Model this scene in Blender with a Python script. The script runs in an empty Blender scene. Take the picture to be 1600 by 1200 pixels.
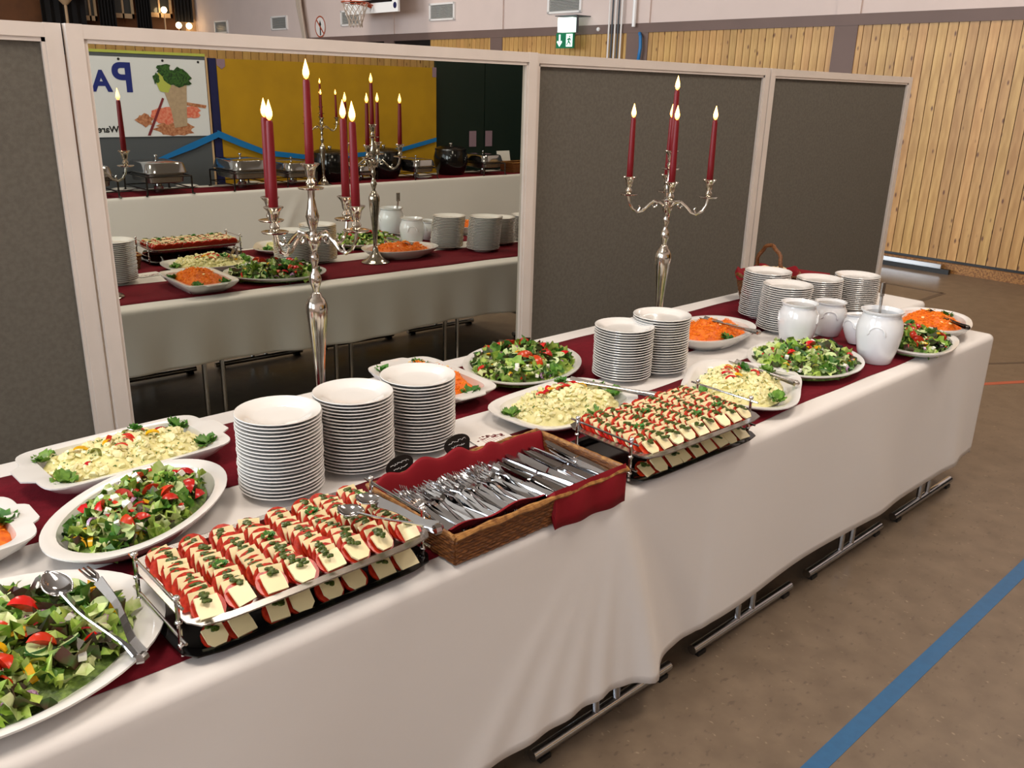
import bpy, bmesh, math, random
from math import sin, cos, pi, radians, sqrt, hypot
from mathutils import Vector, Matrix, Euler, noise
random.seed(7)
S = bpy.context.scene
C = S.collection
RND = random.random
def U(a, b): return a + (b - a) * RND()

# ------------------------------------------------------------ camera
def cam_setup():
    f, yaw, pitch, roll = 1352.2, 0.7508, 0.3290, 0.0267
    cd = bpy.data.cameras.new('camera'); co = bpy.data.objects.new('camera', cd); C.objects.link(co)
    fw = Vector((sin(yaw) * cos(pitch), cos(yaw) * cos(pitch), -sin(pitch)))
    rt = Vector((cos(yaw), -sin(yaw), 0)); up = rt.cross(fw)
    r2 = cos(roll) * rt + sin(roll) * up; u2 = -sin(roll) * rt + cos(roll) * up
    m = Matrix((r2, u2, -fw)).transposed().to_4x4(); m.translation = Vector((-1.2346, -1.30, 1.7437))
    co.matrix_world = m
    cd.sensor_fit = 'HORIZONTAL'; cd.sensor_width = 36; cd.lens = f / 1600 * 36
    cd.clip_start = .05; cd.clip_end = 200
    S.camera = co
cam_setup()
# ------------------------------------------------------------ world, lights, exposure
W = bpy.data.worlds.new('world'); S.world = W; W.use_nodes = True
bg = W.node_tree.nodes['Background']; bg.inputs[0].default_value = (.75, .87, 1, 1); bg.inputs[1].default_value = 1.0
S.view_settings.view_transform = 'Standard'; S.view_settings.look = 'None'
S.view_settings.gamma = 1; S.view_settings.use_curve_mapping = False
S.view_settings.exposure = -0.18
def area(name, loc, rot, sx, sy, power, col):
    l = bpy.data.lights.new(name, 'AREA'); l.shape = 'RECTANGLE'; l.size = sx; l.size_y = sy; l.energy = power; l.color = col
    o = bpy.data.objects.new(name, l); C.objects.link(o); o.location = loc; o.rotation_euler = rot
    return o
DAY = (.84, .92, 1.0); WARM = (1.0, .88, .76)
for yy, pw in ((-2.2, 300), (4.0, 760), (10.5, 760)):                       # daylight through the three tall windows of the left wall
    area('window_daylight', (-7.9, yy, 3.3), (0, radians(-90), 0), 3.6, 4.6, pw, DAY)
for i, (xx, yy) in enumerate([(-2.2, .3), (1.6, -1.4), (1.5, 6.0), (-3.5, 9.5), (4.5, 12), (5.6, -.6)]):   # unseen warm fill under the ceiling, added to brighten tabletop, cloth front and partitions
    area('ceiling_fill_light', (xx, yy, 5.85), (0, 0, 0), 1.4, 1.4, 150, WARM)

# ------------------------------------------------------------ materials
def lin(h):
    h = h.lstrip('#'); v = [int(h[i:i + 2], 16) / 255 for i in (0, 2, 4)]
    return tuple((x / 12.92 if x <= .04045 else ((x + .055) / 1.055) ** 2.4) for x in v) + (1,)
def mat(name, col, rough=.5, metal=0, var=0, nscale=0, namt=0, bump=0, bscale=0, spec=.5, stretch=None, col2=None, emit=0, sub=0, coat=0):
    m = bpy.data.materials.new(name); m.use_nodes = True
    nt = m.node_tree; N = nt.nodes; L = nt.links; b = N['Principled BSDF']
    c = lin(col) if isinstance(col, str) else col
    b.inputs['Base Color'].default_value = c; b.inputs['Roughness'].default_value = rough; b.inputs['Metallic'].default_value = metal
    b.inputs['Specular IOR Level'].default_value = spec
    if coat: b.inputs['Coat Weight'].default_value = coat; b.inputs['Coat Roughness'].default_value = .08
    if sub: b.inputs['Subsurface Weight'].default_value = sub; b.inputs['Subsurface Radius'].default_value = (.01, .006, .004)
    if emit: b.inputs['Emission Color'].default_value = c; b.inputs['Emission Strength'].default_value = emit
    last = None
    tc = None
    def coords():
        nonlocal tc
        if tc is None:
            t = N.new('ShaderNodeTexCoord'); tc = t.outputs['Object']
            if stretch:
                mp = N.new('ShaderNodeMapping'); mp.inputs['Scale'].default_value = stretch; L.new(tc, mp.inputs[0]); tc = mp.outputs[0]
        return tc
    if namt or col2:
        n = N.new('ShaderNodeTexNoise'); n.inputs['Scale'].default_value = nscale or 20; n.inputs['Detail'].default_value = 4
        L.new(coords(), n.inputs['Vector'])
        mx = N.new('ShaderNodeMix'); mx.data_type = 'RGBA'
        rp = N.new('ShaderNodeMapRange'); rp.inputs[1].default_value = .35; rp.inputs[2].default_value = .65; L.new(n.outputs['Fac'], rp.inputs[0])
        L.new(rp.outputs[0], mx.inputs['Factor'])
        mx.inputs['A'].default_value = c
        mx.inputs['B'].default_value = lin(col2) if col2 else tuple(x * (1 - namt) for x in c[:3]) + (1,)
        last = mx.outputs['Result']
    if var:
        oi = N.new('ShaderNodeObjectInfo'); hs = N.new('ShaderNodeHueSaturation')
        r = N.new('ShaderNodeMapRange'); r.inputs[3].default_value = 1 - var; r.inputs[4].default_value = 1 + var * .6
        L.new(oi.outputs['Random'], r.inputs[0]); L.new(r.outputs[0], hs.inputs['Value'])
        r2 = N.new('ShaderNodeMapRange'); r2.inputs[3].default_value = .5 - var * .04; r2.inputs[4].default_value = .5 + var * .04
        m2 = N.new('ShaderNodeMath'); m2.operation = 'FRACT'; m3 = N.new('ShaderNodeMath'); m3.operation = 'MULTIPLY'; m3.inputs[1].default_value = 7.31
        L.new(oi.outputs['Random'], m3.inputs[0]); L.new(m3.outputs[0], m2.inputs[0]); L.new(m2.outputs[0], r2.inputs[0]); L.new(r2.outputs[0], hs.inputs['Hue'])
        if last: L.new(last, hs.inputs['Color'])
        else: hs.inputs['Color'].default_value = c
        last = hs.outputs[0]
    if last: L.new(last, b.inputs['Base Color'])
    if bump:
        n = N.new('ShaderNodeTexNoise'); n.inputs['Scale'].default_value = bscale; n.inputs['Detail'].default_value = 3; L.new(coords(), n.inputs['Vector'])
        bp = N.new('ShaderNodeBump'); bp.inputs['Strength'].default_value = bump; bp.inputs['Distance'].default_value = .004
        L.new(n.outputs['Fac'], bp.inputs['Height']); L.new(bp.outputs[0], b.inputs['Normal'])
    return m
M = {}
M['cloth'] = mat('white_linen', '#dcd8d4', .75, bump=.25, bscale=9, spec=.3)
M['runner'] = mat('wine_red_linen', '#6d0f1e', .85, nscale=60, namt=.15, bump=.2, bscale=200, spec=.2)
M['napkin'] = mat('wine_red_paper', '#7e0e1a', .75, bump=.3, bscale=25, spec=.25)
M['china'] = mat('white_china', '#e4e2de', .12, coat=.6)
M['crock'] = mat('white_crock', '#e6e8ea', .1, coat=.6)
M['silver'] = mat('silver', '#c8c0b4', .14, 1, nscale=40, namt=.25)
M['steel'] = mat('stainless_steel', '#b4b4b6', .11, 1)
M['brush'] = mat('brushed_steel', '#b2aeaa', .27, 1)
M['chrome'] = mat('chrome', '#d8d8d8', .06, 1)
M['darksteel'] = mat('dark_metal', '#4a4643', .25, 1)
M['blacktray'] = mat('black_enamel', '#0c0b0b', .12)
M['wax'] = mat('dark_red_wax', '#6c0410', .4, spec=.35)
M['wick'] = mat('wick', '#1a1410', .9)
M['mirror'] = mat('mirror_silvering', '#cfd0c6', .0, 1)
M['paint'] = mat('white_painted_wood', '#d9d0c8', .35, nscale=6, namt=.05)
M['fabric'] = mat('grey_pinboard_fabric', '#69655d', .95, nscale=60, namt=.16, bump=.4, bscale=260, spec=.15)
M['fabricw'] = mat('grey_board', '#55585a', .8)
M['wicker'] = mat('wicker', '#85501f', .5, nscale=70, col2='#4d280e', bump=.5, bscale=140, stretch=(1, 1, 6))
M['wicker2'] = mat('wicker_pale', '#a9793f', .5, nscale=60, col2='#6e431b')
M['wickerd'] = mat('wicker_inner', '#3a2110', .7)
M['wood'] = None
M['taupe'] = mat('taupe_paint', '#6f5a52', .6, nscale=3, namt=.08)
M['plaster'] = mat('pale_plaster', '#d8c6bd', .8, nscale=2, namt=.04, bump=.1, bscale=60)
M['ceil'] = mat('ceiling_panel', '#c9bfb2', .9)
M['vent'] = mat('vent_slats', '#a9a9a4', .5)
M['ventw'] = mat('white_metal', '#e9e6e2', .4)
M['white'] = mat('white_plastic', '#f0f0ee', .4)
M['dark'] = mat('black_plastic', '#121110', .4)
M['blackcloth'] = mat('black_curtain', '#15100d', .9)
M['brownwall'] = mat('brown_stained_panel', '#7a4a26', .6, nscale=3, namt=.25)
M['cream'] = mat('cream_frame', '#c9a77f', .5)
M['smoke'] = mat('smoked_pane', '#3a3a34', .15)
M['green'] = mat('exit_green', '#0f7a52', .4)
M['lampglow'] = mat('lamp_glass', '#ffd9a0', .4, emit=14)
M['ledwhite'] = mat('lit_white', '#e8fff4', .4, emit=1.2)
M['orange'] = mat('orange_rim', '#b04a26', .4)
M['net'] = mat('net_cord', '#b8a898', .8)
M['blueprint'] = mat('navy_print', '#1d2a78', .5)
M['ink'] = mat('black_print', '#181818', .5)
M['banner'] = mat('white_vinyl', '#dfe2e6', .35)
M['yellow'] = mat('yellow_mat', '#b58a08', .6, nscale=3, namt=.14)
M['navy'] = mat('navy_edge', '#141a4a', .5)
M['ribbon'] = mat('blue_ribbon', '#0f6fb0', .45)
M['greendoor'] = mat('dark_green_paint', '#10221b', .45)
M['pink'] = mat('pink_paper', '#8d7380', .7)
M['grey'] = mat('grey_paint', '#50555a', .6)
M['paper'] = mat('white_paper', '#e2ded8', .8)
M['print_g'] = mat('print_green', '#3d6a2a', .5, nscale=60, col2='#17301a')
M['print_y'] = mat('print_lime', '#b3bc55', .5)
M['print_b'] = mat('print_beige', '#b9a184', .5, nscale=30, namt=.15)
M['print_s'] = mat('print_salmon', '#d6604a', .5, nscale=40, col2='#e5957a')
M['print_o'] = mat('print_tan', '#c98f6a', .5, nscale=40, col2='#9a5a3a')
M['print_r'] = mat('print_maroon', '#7a2a30', .5)
M['floorblue'] = mat('blue_court_paint', '#235d8a', .4, nscale=30, namt=.12)
M['floorred'] = mat('red_court_paint', '#b0543a', .4)
M['floordark'] = mat('dark_court_paint', '#4c4038', .4)
M['tabletop'] = mat('grey_laminate', '#9a9590', .4)
M['stocking'] = mat('chrome_tube', '#b9bcc0', .12, 1)
# food
M['leaf1'] = mat('lettuce_light', '#b4cb60', .4, var=.25, nscale=50, col2='#7fa63a')
M['leaf2'] = mat('lettuce_green', '#6c9a38', .4, var=.35, nscale=60, col2='#38691f')
M['leaf3'] = mat('lettuce_dark', '#38531f', .4, var=.4, nscale=60, col2='#4a2a22')
M['leaf4'] = mat('iceberg', '#dce2aa', .35, var=.15, nscale=40, col2='#aec66a')
M['bed'] = mat('salad_bed', '#7d9a45', .5, nscale=70, col2='#3f5724', bump=1, bscale=60)
M['tomato'] = mat('tomato', '#c22a10', .25, var=.2)
M['tomflesh'] = mat('tomato_cut', '#cc3a20', .3, nscale=120, col2='#a81e0c')
M['pepr'] = mat('red_pepper', '#c8220f', .25, var=.2)
M['pepy'] = mat('yellow_pepper', '#e3a90f', .25, var=.2)
M['cuc'] = mat('cucumber_flesh', '#c3d69a', .3)
M['cucskin'] = mat('cucumber_skin', '#2d5a26', .3)
M['onion'] = mat('red_onion', '#8a4f80', .3, var=.2, nscale=200, col2='#c9a9c4', stretch=(1, 1, 1))
M['feta'] = mat('feta', '#f1eee4', .6)
M['olive'] = mat('green_olive_strip', '#7d8030', .3, var=.2)
M['potato'] = mat('potato_salad', '#e8e2a6', .5, nscale=38, col2='#d8d08c', var=.04, bump=.6, bscale=90)
M['potato2'] = mat('potato_piece', '#f2ecbc', .4, nscale=90, col2='#e2da9c')
M['herb'] = mat('chopped_herbs', '#4a6a26', .6)
M['carrot'] = mat('carrot', '#ee7c10', .6, nscale=60, col2='#d45c06', bump=.6, bscale=120)
M['carrot2'] = mat('carrot_shred', '#f28a1a', .6, spec=.25)
M['almond'] = mat('almond_flake', '#f0d290', .5)
M['parsley'] = mat('parsley', '#2f6a1e', .5, var=.2, nscale=60, col2='#4f8c2a')
M['mozz'] = mat('mozzarella', '#eee0ae', .35, var=.05, nscale=20, namt=.05)
M['pesto'] = mat('pesto', '#4a5a1c', .3, nscale=120, col2='#2d3d12')
M['bread'] = mat('bread', '#d9c49a', .7, nscale=30, col2='#b98d52')
M['dressing'] = mat('creamy_dressing', '#cfc0a8', .3, nscale=60, col2='#9b8466')
def wood_mat():
    m = mat('knotty_pine', '#caa062', .45, var=.14, nscale=4, col2='#b0854a', stretch=(5, 5, .7))
    nt = m.node_tree; N = nt.nodes; L = nt.links; b = N['Principled BSDF']
    src = b.inputs['Base Color'].links[0].from_socket
    tc = N.new('ShaderNodeTexCoord'); oi = N.new('ShaderNodeObjectInfo')
    ad = N.new('ShaderNodeVectorMath'); ad.operation = 'ADD'; sc = N.new('ShaderNodeVectorMath'); sc.operation = 'SCALE'; sc.inputs[0].default_value = (13, 7, 19)
    L.new(oi.outputs['Random'], sc.inputs['Scale']); L.new(tc.outputs['Object'], ad.inputs[0]); L.new(sc.outputs[0], ad.inputs[1])
    mp = N.new('ShaderNodeMapping'); mp.inputs['Scale'].default_value = (12, 12, 5); L.new(ad.outputs[0], mp.inputs[0])
    v = N.new('ShaderNodeTexVoronoi'); v.inputs['Scale'].default_value = 1.0; L.new(mp.outputs[0], v.inputs['Vector'])
    r = N.new('ShaderNodeMapRange'); r.inputs[1].default_value = .07; r.inputs[2].default_value = .17; r.inputs[3].default_value = .9; r.inputs[4].default_value = 0
    L.new(v.outputs['Distance'], r.inputs[0])
    mx = N.new('ShaderNodeMix'); mx.data_type = 'RGBA'; L.new(r.outputs[0], mx.inputs['Factor']); L.new(src, mx.inputs['A']); mx.inputs['B'].default_value = lin('#5a2c10')
    L.new(mx.outputs['Result'], b.inputs['Base Color'])
    return m
M['wood'] = wood_mat()
def floor_mat():
    m = bpy.data.materials.new('brown_linoleum'); m.use_nodes = True; nt = m.node_tree; N = nt.nodes; L = nt.links; b = N['Principled BSDF']
    tc = N.new('ShaderNodeTexCoord')
    def noi(s, d, st=(1, 1, 1)):
        mp = N.new('ShaderNodeMapping'); mp.inputs['Scale'].default_value = st; L.new(tc.outputs['Object'], mp.inputs[0])
        n = N.new('ShaderNodeTexNoise'); n.inputs['Scale'].default_value = s; n.inputs['Detail'].default_value = d; L.new(mp.outputs[0], n.inputs['Vector']); return n.outputs['Fac']
    def rng(s, a, b_, c=0, d=1):
        r = N.new('ShaderNodeMapRange'); r.inputs[1].default_value = a; r.inputs[2].default_value = b_; r.inputs[3].default_value = c; r.inputs[4].default_value = d; L.new(s, r.inputs[0]); return r.outputs[0]
    def mix(f, a, b_):
        x = N.new('ShaderNodeMix'); x.data_type = 'RGBA'; L.new(f, x.inputs['Factor'])
        for s, v in (('A', a), ('B', b_)):
            if isinstance(v, str): x.inputs[s].default_value = lin(v)
            else: L.new(v, x.inputs[s])
        return x.outputs['Result']
    c = mix(rng(noi(9, 6), .3, .7), '#766655', '#675849')
    c = mix(rng(noi(26, 3, (1, 1.6, 1)), .62, .70, 0, .6), c, '#54473c')
    c = mix(rng(noi(34, 2, (1.7, 1, 1)), .68, .74, 0, .7), c, '#95856f')
    c = mix(rng(noi(14, 5, (1, 2, 1)), .70, .76, 0, .8), c, '#40342b')
    L.new(c, b.inputs['Base Color']); b.inputs['Roughness'].default_value = .38; b.inputs['Specular IOR Level'].default_value = .35
    return m
M['floor'] = floor_mat()
def flame_mat():
    m = bpy.data.materials.new('flame'); m.use_nodes = True; N = m.node_tree.nodes; L = m.node_tree.links; b = N['Principled BSDF']
    b.inputs['Base Color'].default_value = (1, .6, .2, 1)
    tc = N.new('ShaderNodeTexCoord'); sp = N.new('ShaderNodeSeparateXYZ'); L.new(tc.outputs['Generated'], sp.inputs[0])
    r = N.new('ShaderNodeValToRGB'); L.new(sp.outputs['Z'], r.inputs[0])
    r.color_ramp.elements[0].color = (1, .16, .015, 1); r.color_ramp.elements[1].color = (1, .46, .10, 1); r.color_ramp.elements[1].position = .35
    L.new(r.outputs[0], b.inputs['Emission Color']); b.inputs['Emission Strength'].default_value = 13
    return m
M['flame'] = flame_mat()

# ------------------------------------------------------------ mesh helpers
class MB:
    def __init__(s): s.v = []; s.f = []; s.m = []; s.ml = []
    def mi(s, m):
        if m is None: return 0
        if m not in s.ml: s.ml.append(m)
        return s.ml.index(m)
    def add(s, vs, fs, m=None, T=None):
        n = len(s.v); k = s.mi(m)
        s.v += [tuple(T @ Vector(p)) if T else tuple(p) for p in vs]
        for f in fs: s.f.append(tuple(i + n for i in f)); s.m.append(k)
    def box(s, a, b, m=None, T=None):
        x0, y0, z0 = a; x1, y1, z1 = b
        s.add([(x0, y0, z0), (x1, y0, z0), (x1, y1, z0), (x0, y1, z0), (x0, y0, z1), (x1, y0, z1), (x1, y1, z1), (x0, y1, z1)],
              [(0, 3, 2, 1), (4, 5, 6, 7), (0, 1, 5, 4), (1, 2, 6, 5), (2, 3, 7, 6), (3, 0, 4, 7)], m, T)
    def tube(s, pts, r, n=8, m=None, T=None, cap=True):
        pts = [Vector(p) for p in pts]; R = r if isinstance(r, (list, tuple)) else [r] * len(pts)
        vs = []; fs = []; up = None
        for i, p in enumerate(pts):
            d = (pts[min(i + 1, len(pts) - 1)] - pts[max(i - 1, 0)]).normalized()
            if up is None: up = Vector((0, 0, 1)) if abs(d.z) < .9 else Vector((1, 0, 0))
            a = d.cross(up).normalized(); b = a.cross(d).normalized(); up = b
            for k in range(n):
                t = 2 * pi * k / n; vs.append(p + (a * cos(t) + b * sin(t)) * R[i])
        for i in range(len(pts) - 1):
            for k in range(n): fs.append((i * n + k, i * n + (k + 1) % n, (i + 1) * n + (k + 1) % n, (i + 1) * n + k))
        if cap: fs.append(tuple(range(n))[::-1]); fs.append(tuple((len(pts) - 1) * n + k for k in range(n)))
        s.add(vs, fs, m, T)
    def lathe(s, prof, n=24, m=None, T=None, ax=1, ay=1):
        vs = []; fs = []
        for r, z in prof:
            for k in range(n): t = 2 * pi * k / n; vs.append((r * cos(t) * ax, r * sin(t) * ay, z))
        for i in range(len(prof) - 1):
            for k in range(n): fs.append((i * n + k, i * n + (k + 1) % n, (i + 1) * n + (k + 1) % n, (i + 1) * n + k))
        fs.append(tuple(range(n))[::-1]); fs.append(tuple((len(prof) - 1) * n + k for k in range(n)))
        s.add(vs, fs, m, T)
    def ball(s, c, r, m=None, n=8, k=5):
        rx, ry, rz = (r, r, r) if not isinstance(r, (tuple, list)) else r
        prof = [(max(.02, sin(pi * i / k)), -cos(pi * i / k)) for i in range(k + 1)]
        s.lathe([(a, b) for a, b in prof], n, m, Matrix.Translation(c) @ Matrix.Diagonal((rx, ry, rz, 1)))
    def poly(s, pts, z0, z1, m=None, T=None):
        n = len(pts); s.add([(x, y, z0) for x, y in pts] + [(x, y, z1) for x, y in pts],
              [tuple(range(n))[::-1], tuple(range(n, 2 * n))] + [(i, (i + 1) % n, n + (i + 1) % n, n + i) for i in range(n)], m, T)
    def mesh(s, name, m=None, smooth=True):
        me = bpy.data.meshes.new(name); me.from_pydata(s.v, [], s.f)
        for x in (s.ml or [None]):
            me.materials.append(M[x] if x else M[m])
        if len(s.ml) > 1 or s.ml: me.polygons.foreach_set('material_index', s.m)
        if smooth:
            me.polygons.foreach_set('use_smooth', [True] * len(me.polygons))
        me.update()
        if smooth:
            try: me.set_sharp_from_angle(angle=radians(38))
            except Exception: pass
        return me
    def obj(s, name, m=None, parent=None, loc=(0, 0, 0), rot=(0, 0, 0), smooth=True):
        return link(name, s.mesh(name, m, smooth), parent, loc, rot)
def link(name, me, parent=None, loc=(0, 0, 0), rot=(0, 0, 0), sc=None):
    o = bpy.data.objects.new(name, me); C.objects.link(o); o.location = loc; o.rotation_euler = rot
    if sc: o.scale = sc if isinstance(sc, (tuple, list)) else (sc,) * 3
    if parent: o.parent = parent
    return o
def tag(o, label=None, cat=None, group=None, kind=None):
    if label: o['label'] = label
    if cat: o['category'] = cat
    if group: o['group'] = group
    if kind: o['kind'] = kind
    return o
def thing(name, label, cat, loc=(0, 0, 0), rz=0, group=None):
    o = bpy.data.objects.new(name, None); C.objects.link(o); o.location = loc; o.rotation_euler = (0, 0, rz); o.empty_display_size = .05
    return tag(o, label, cat, group)
def copy_tree(o, parent=None):
    c = o.copy(); C.objects.link(c); c.parent = parent
    for ch in list(o.children): copy_tree(ch, c)
    return c
def struct(o): o['kind'] = 'structure'; return o
def face_box(a, b, name, m, parent=None, kind='structure'):
    x = MB(); x.box(a, b); o = x.obj(name, m, parent, smooth=False)
    if parent is None: o['kind'] = kind
    return o
def text_mesh(txt, size, depth, m, bold=0.0):
    cu = bpy.data.curves.new('t', 'FONT'); cu.body = txt; cu.size = size; cu.extrude = depth; cu.offset = bold
    o = bpy.data.objects.new('t', cu); C.objects.link(o); dg = bpy.context.evaluated_depsgraph_get(); dg.update()
    me = bpy.data.meshes.new_from_object(o.evaluated_get(dg)); bpy.data.objects.remove(o); bpy.data.curves.remove(cu)
    me.materials.clear(); me.materials.append(M[m]); return me

# ------------------------------------------------------------ the hall
XR = 8.43; XL = -7.5; YF = -5.05; YB = 21.0; ZC = 6.0
fl = face_box((XL - .5, YF - .5, -.1), (XR + .4, YB + .5, 0), 'floor', 'floor')
face_box((XL, YF, ZC), (XR, YB, ZC + .1), 'ceiling', 'ceil')
wr = face_box((XR, YF, 0), (XR + .2, YB, ZC), 'wall_right', 'plaster')
wb = face_box((XL, YB, 0), (XR, YB + .2, ZC), 'wall_back', 'brownwall')
wf = face_box((XL, YF - .2, 0), (XR, YF, ZC), 'wall_front', 'plaster')
x = MB()                                                           # left wall with three window openings
ys = [YF, -4.5, .1, 1.7, 6.3, 8.2, 12.8, YB]
x.box((XL - .2, YF, 0), (XL, YB, 1.5)); x.box((XL - .2, YF, 5.1), (XL, YB, ZC))
for a, b in ((YF, -4.5), (.1, 1.7), (6.3, 8.2), (12.8, YB)): x.box((XL - .2, a, 1.5), (XL, b, 5.1))
wl = struct(x.obj('wall_left', 'plaster', smooth=False))
for i, (a, b) in enumerate(((-4.5, .1), (1.7, 6.3), (8.2, 12.8))):
    x = MB()
    for yy in (a, (a + b) / 2 - .03, b - .06): x.box((XL - .14, yy, 1.5), (XL - .06, yy + .06, 5.1))
    for zz in (1.5, 3.3, 5.04): x.box((XL - .14, a, zz), (XL - .06, b, zz + .06))
    struct(x.obj('window_%d' % (i + 1), 'ventw', smooth=False))
# planks on the right wall
def planks(parent, along, a0, a1, z0, z1, wall, gaps, other=()):
    x = MB(); th = .018
    w = .1
    if along == 'y': x.box((-th, .0042, z0), (0, w - .0042, z1))
    else: x.box((.0042, 0, z0), (w - .0042, th, z1))
    me = x.mesh('plank', 'wood', False); a = a0; n = 0
    while a < a1 - .05:
        mid = a + .05
        if not any(g0 < mid < g1 for g0, g1 in gaps):
            link('plank', me, parent, (wall, a, 0) if along == 'y' else (a, wall, 0)); n += 1
        a += w
pil = [(.75, 1.05), (3.66, 3.93), (6.57, 6.94), (9.46, 9.74), (12.35, 12.65)]
planks(wr, 'y', -1.0, 11.3, .13, 2.49, XR, pil)
face_box((XR - .004, YF, .1), (XR, YB, 2.49), 'trim_3', 'dark')
face_box((XR - .035, YF, 2.49), (XR, YB, 2.606), 'trim_1', 'taupe')
face_box((XR - .05, YF, 0), (XR, YB, .10), 'baseboard_right', 'wicker2')
for i, (a, b) in enumerate(pil):
    face_box((XR - .03, a, .1), (XR, b, 2.49), 'trim_%d' % (10 + i), 'taupe')
    face_box((XR - .028, a + .0, 2.606), (XR, b, ZC), 'trim_%d' % (20 + i), 'plaster')
# planks behind the camera (seen in the mirror)
planks(wf, 'x', .6, 8.3, .1, 2.9, YF, [])
# floor markings, thin painted strips that belong to the floor
def strip(p, q, w, m, lab):
    p = Vector(p + (0,)); q = Vector(q + (0,)); d = (q - p).normalized(); n = Vector((-d.y, d.x, 0)) * w / 2
    x = MB(); a = [p - n, q - n, q + n, p + n]; x.poly([(v.x, v.y) for v in a], 0.0, .0015)
    o = x.obj('court_line', m, fl, smooth=False); o['label'] = lab
strip((-3, -.485), (8.4, -.485), .052, 'floorblue', 'blue court line')
strip((3.1, 1.42), (8.0, -1.38), .045, 'floorred', 'red court line')
strip((3.3, 1.9), (6.2, .02), .03, 'floordark', 'dark court line')
strip((7.29, 3.6), (7.29, 1.85), .05, 'floordark', 'dark court line')
strip((7.3, 1.85), (5.2, 1.85), .05, 'floordark', 'dark court line')
# ------------------------------------------------------------ fixtures on the right wall
vme = MB()
vme.box((-.03, -.34, -.135), (0, -.30, .135), 'ventw'); vme.box((-.03, .30, -.135), (0, .34, .135), 'ventw')
vme.box((-.03, -.34, .105), (0, .34, .135), 'ventw'); vme.box((-.03, -.34, -.135), (0, .34, -.105), 'ventw')
fme = vme.mesh('vent_frame', smooth=False)
sl = MB(); sl.box((-.02, -.30, -.004), (-.004, .30, .006)); slat = sl.mesh('slat', 'vent', False)
bk = MB(); bk.box((-.006, -.3, -.105), (-.002, .3, .105)); bkm = bk.mesh('backing', 'smoke', False)
vlabels = {8.15: 'white wall air vent just above the green exit sign', 10.98: 'white wall air vent between exit sign and basketball board',
           13.75: 'white wall air vent seen just behind the basketball net', 16.5: 'white wall air vent left of the hanging ropes',
           19.25: 'farthest white wall air vent, by the brown corner', 5.25: 'nearest white air vent, cut by the top of the picture'}
for yy, lab in vlabels.items():
    t = thing('air_vent', lab, 'vent', (XR, yy, 2.9 + (.02 if yy > 6 else .13)), 0, 'air vents on the plastered wall')
    link('frame', fme, t); link('backing', bkm, t)
    for k in range(11): link('slat', slat, t, (0, 0, -.098 + k * .0195), (0, radians(25), 0))
# exit sign
t = thing('exit_sign', 'green emergency exit sign with white arrow and running figure', 'sign', (XR, 7.86, 2.3))
x = MB(); x.box((-.28, -.17, 0), (-.25, .17, .2)); x.obj('sign_panel', 'green', t, smooth=False)
x = MB(); x.box((-.30, -.16, .21), (-.20, .13, .40)); x.obj('lamp_housing', 'ledwhite', t, smooth=False)
x = MB(); x.box((-.29, -.22, .42), (0, .2, .43)); x.box((-.26, -.20, .2), (-.22, -.19, .42)); x.obj('bracket', 'grey', t, smooth=False)
def yz(x_, pts, th=.003):                                          # polygons in the wall plane, read from the hall: +u = -y
    b = MB(); b.poly([(u, v) for u, v in pts], 0, th, None, Matrix(((0, 0, -1, x_), (-1, 0, 0, 0), (0, 1, 0, 0), (0, 0, 0, 1)))); return b
b = yz(-.2805, [(-.115, .18), (-.085, .18), (-.085, .08), (-.06, .10), (-.05, .08), (-.10, .02), (-.15, .08), (-.14, .10), (-.115, .08)])
b.obj('arrow', 'ledwhite', t, smooth=False)
b = yz(-.2805, [(.03, .02), (.15, .02), (.15, .185), (.03, .185)]); b.obj('doorway', 'ledwhite', t, smooth=False)
b = MB()
for pts in ([(.085, .15), (.1, .165), (.115, .15), (.1, .138)], [(.07, .13), (.11, .135), (.13, .10), (.12, .095), (.10, .115), (.095, .09), (.125, .06), (.12, .03), (.11, .03), (.11, .055), (.08, .075), (.05, .035), (.04, .045), (.07, .085), (.075, .115), (.055, .1), (.045, .108)]):
    q = yz(-.284, pts); b.add(q.v, q.f)
b.obj('figure', 'green', t, smooth=False)
x = MB(); x.ball((0, 0, 0), (.03, .03, .03)); tag(x.obj('round_button', 'white', None, (XR - .04, 7.45, 2.55)), 'small round white fitting on the brown band beside the exit sign', 'fitting')
# conduits, hanging bars beside the second pillar
t = thing('cable_conduits', 'row of thin grey conduits running down the wall beside the pillar', 'pipe', (XR, 7.1, 0))
for k in range(5):
    x = MB(); x.tube([(-.06, -k * .055 + .14, .2), (-.06, -k * .055 + .14, 5.9)], .013, 6); x.obj('pipe', 'grey' if k % 2 else 'ventw', t)
x = MB(); x.tube([(0, 0, 0), (0, 0, 3.2)], .025, 8); tag(x.obj('white_pipe', 'white', None, (XR - .09, 6.78, 2.56)), 'thick white vertical pipe ending at the brown pillar', 'pipe')
t = thing('blue_cable', 'blue cable loop hanging on the brown pillar', 'cable', (XR - .05, 6.7, 2.1))
x = MB(); x.tube([(0, .0, .38), (-.04, -.05, .34), (-.05, -.07, .2), (-.05, -.05, .05), (-.03, .0, 0)], .022, 8); x.obj('loop', 'ribbon', t)
x = MB(); x.box((-.06, -.05, -.06), (0, .08, 0)); x.obj('hook', 'dark', t, smooth=False)
# far ropes
t = thing('climbing_ropes', 'bundle of beige climbing ropes tied back against the wall', 'rope', (XR - .12, 15.4, 0))
for k in range(6):
    x = MB(); x.tube([(-.02 * (k % 2), .45 - k * .05, 5.8), (-.02 * (k % 2), .12 - k * .03, 3.2), (-.02 * (k % 2), -.12 - k * .012, 2.5), (0, -.2, 1.2)], .028, 6); x.obj('rope', 'net', t)
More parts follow.
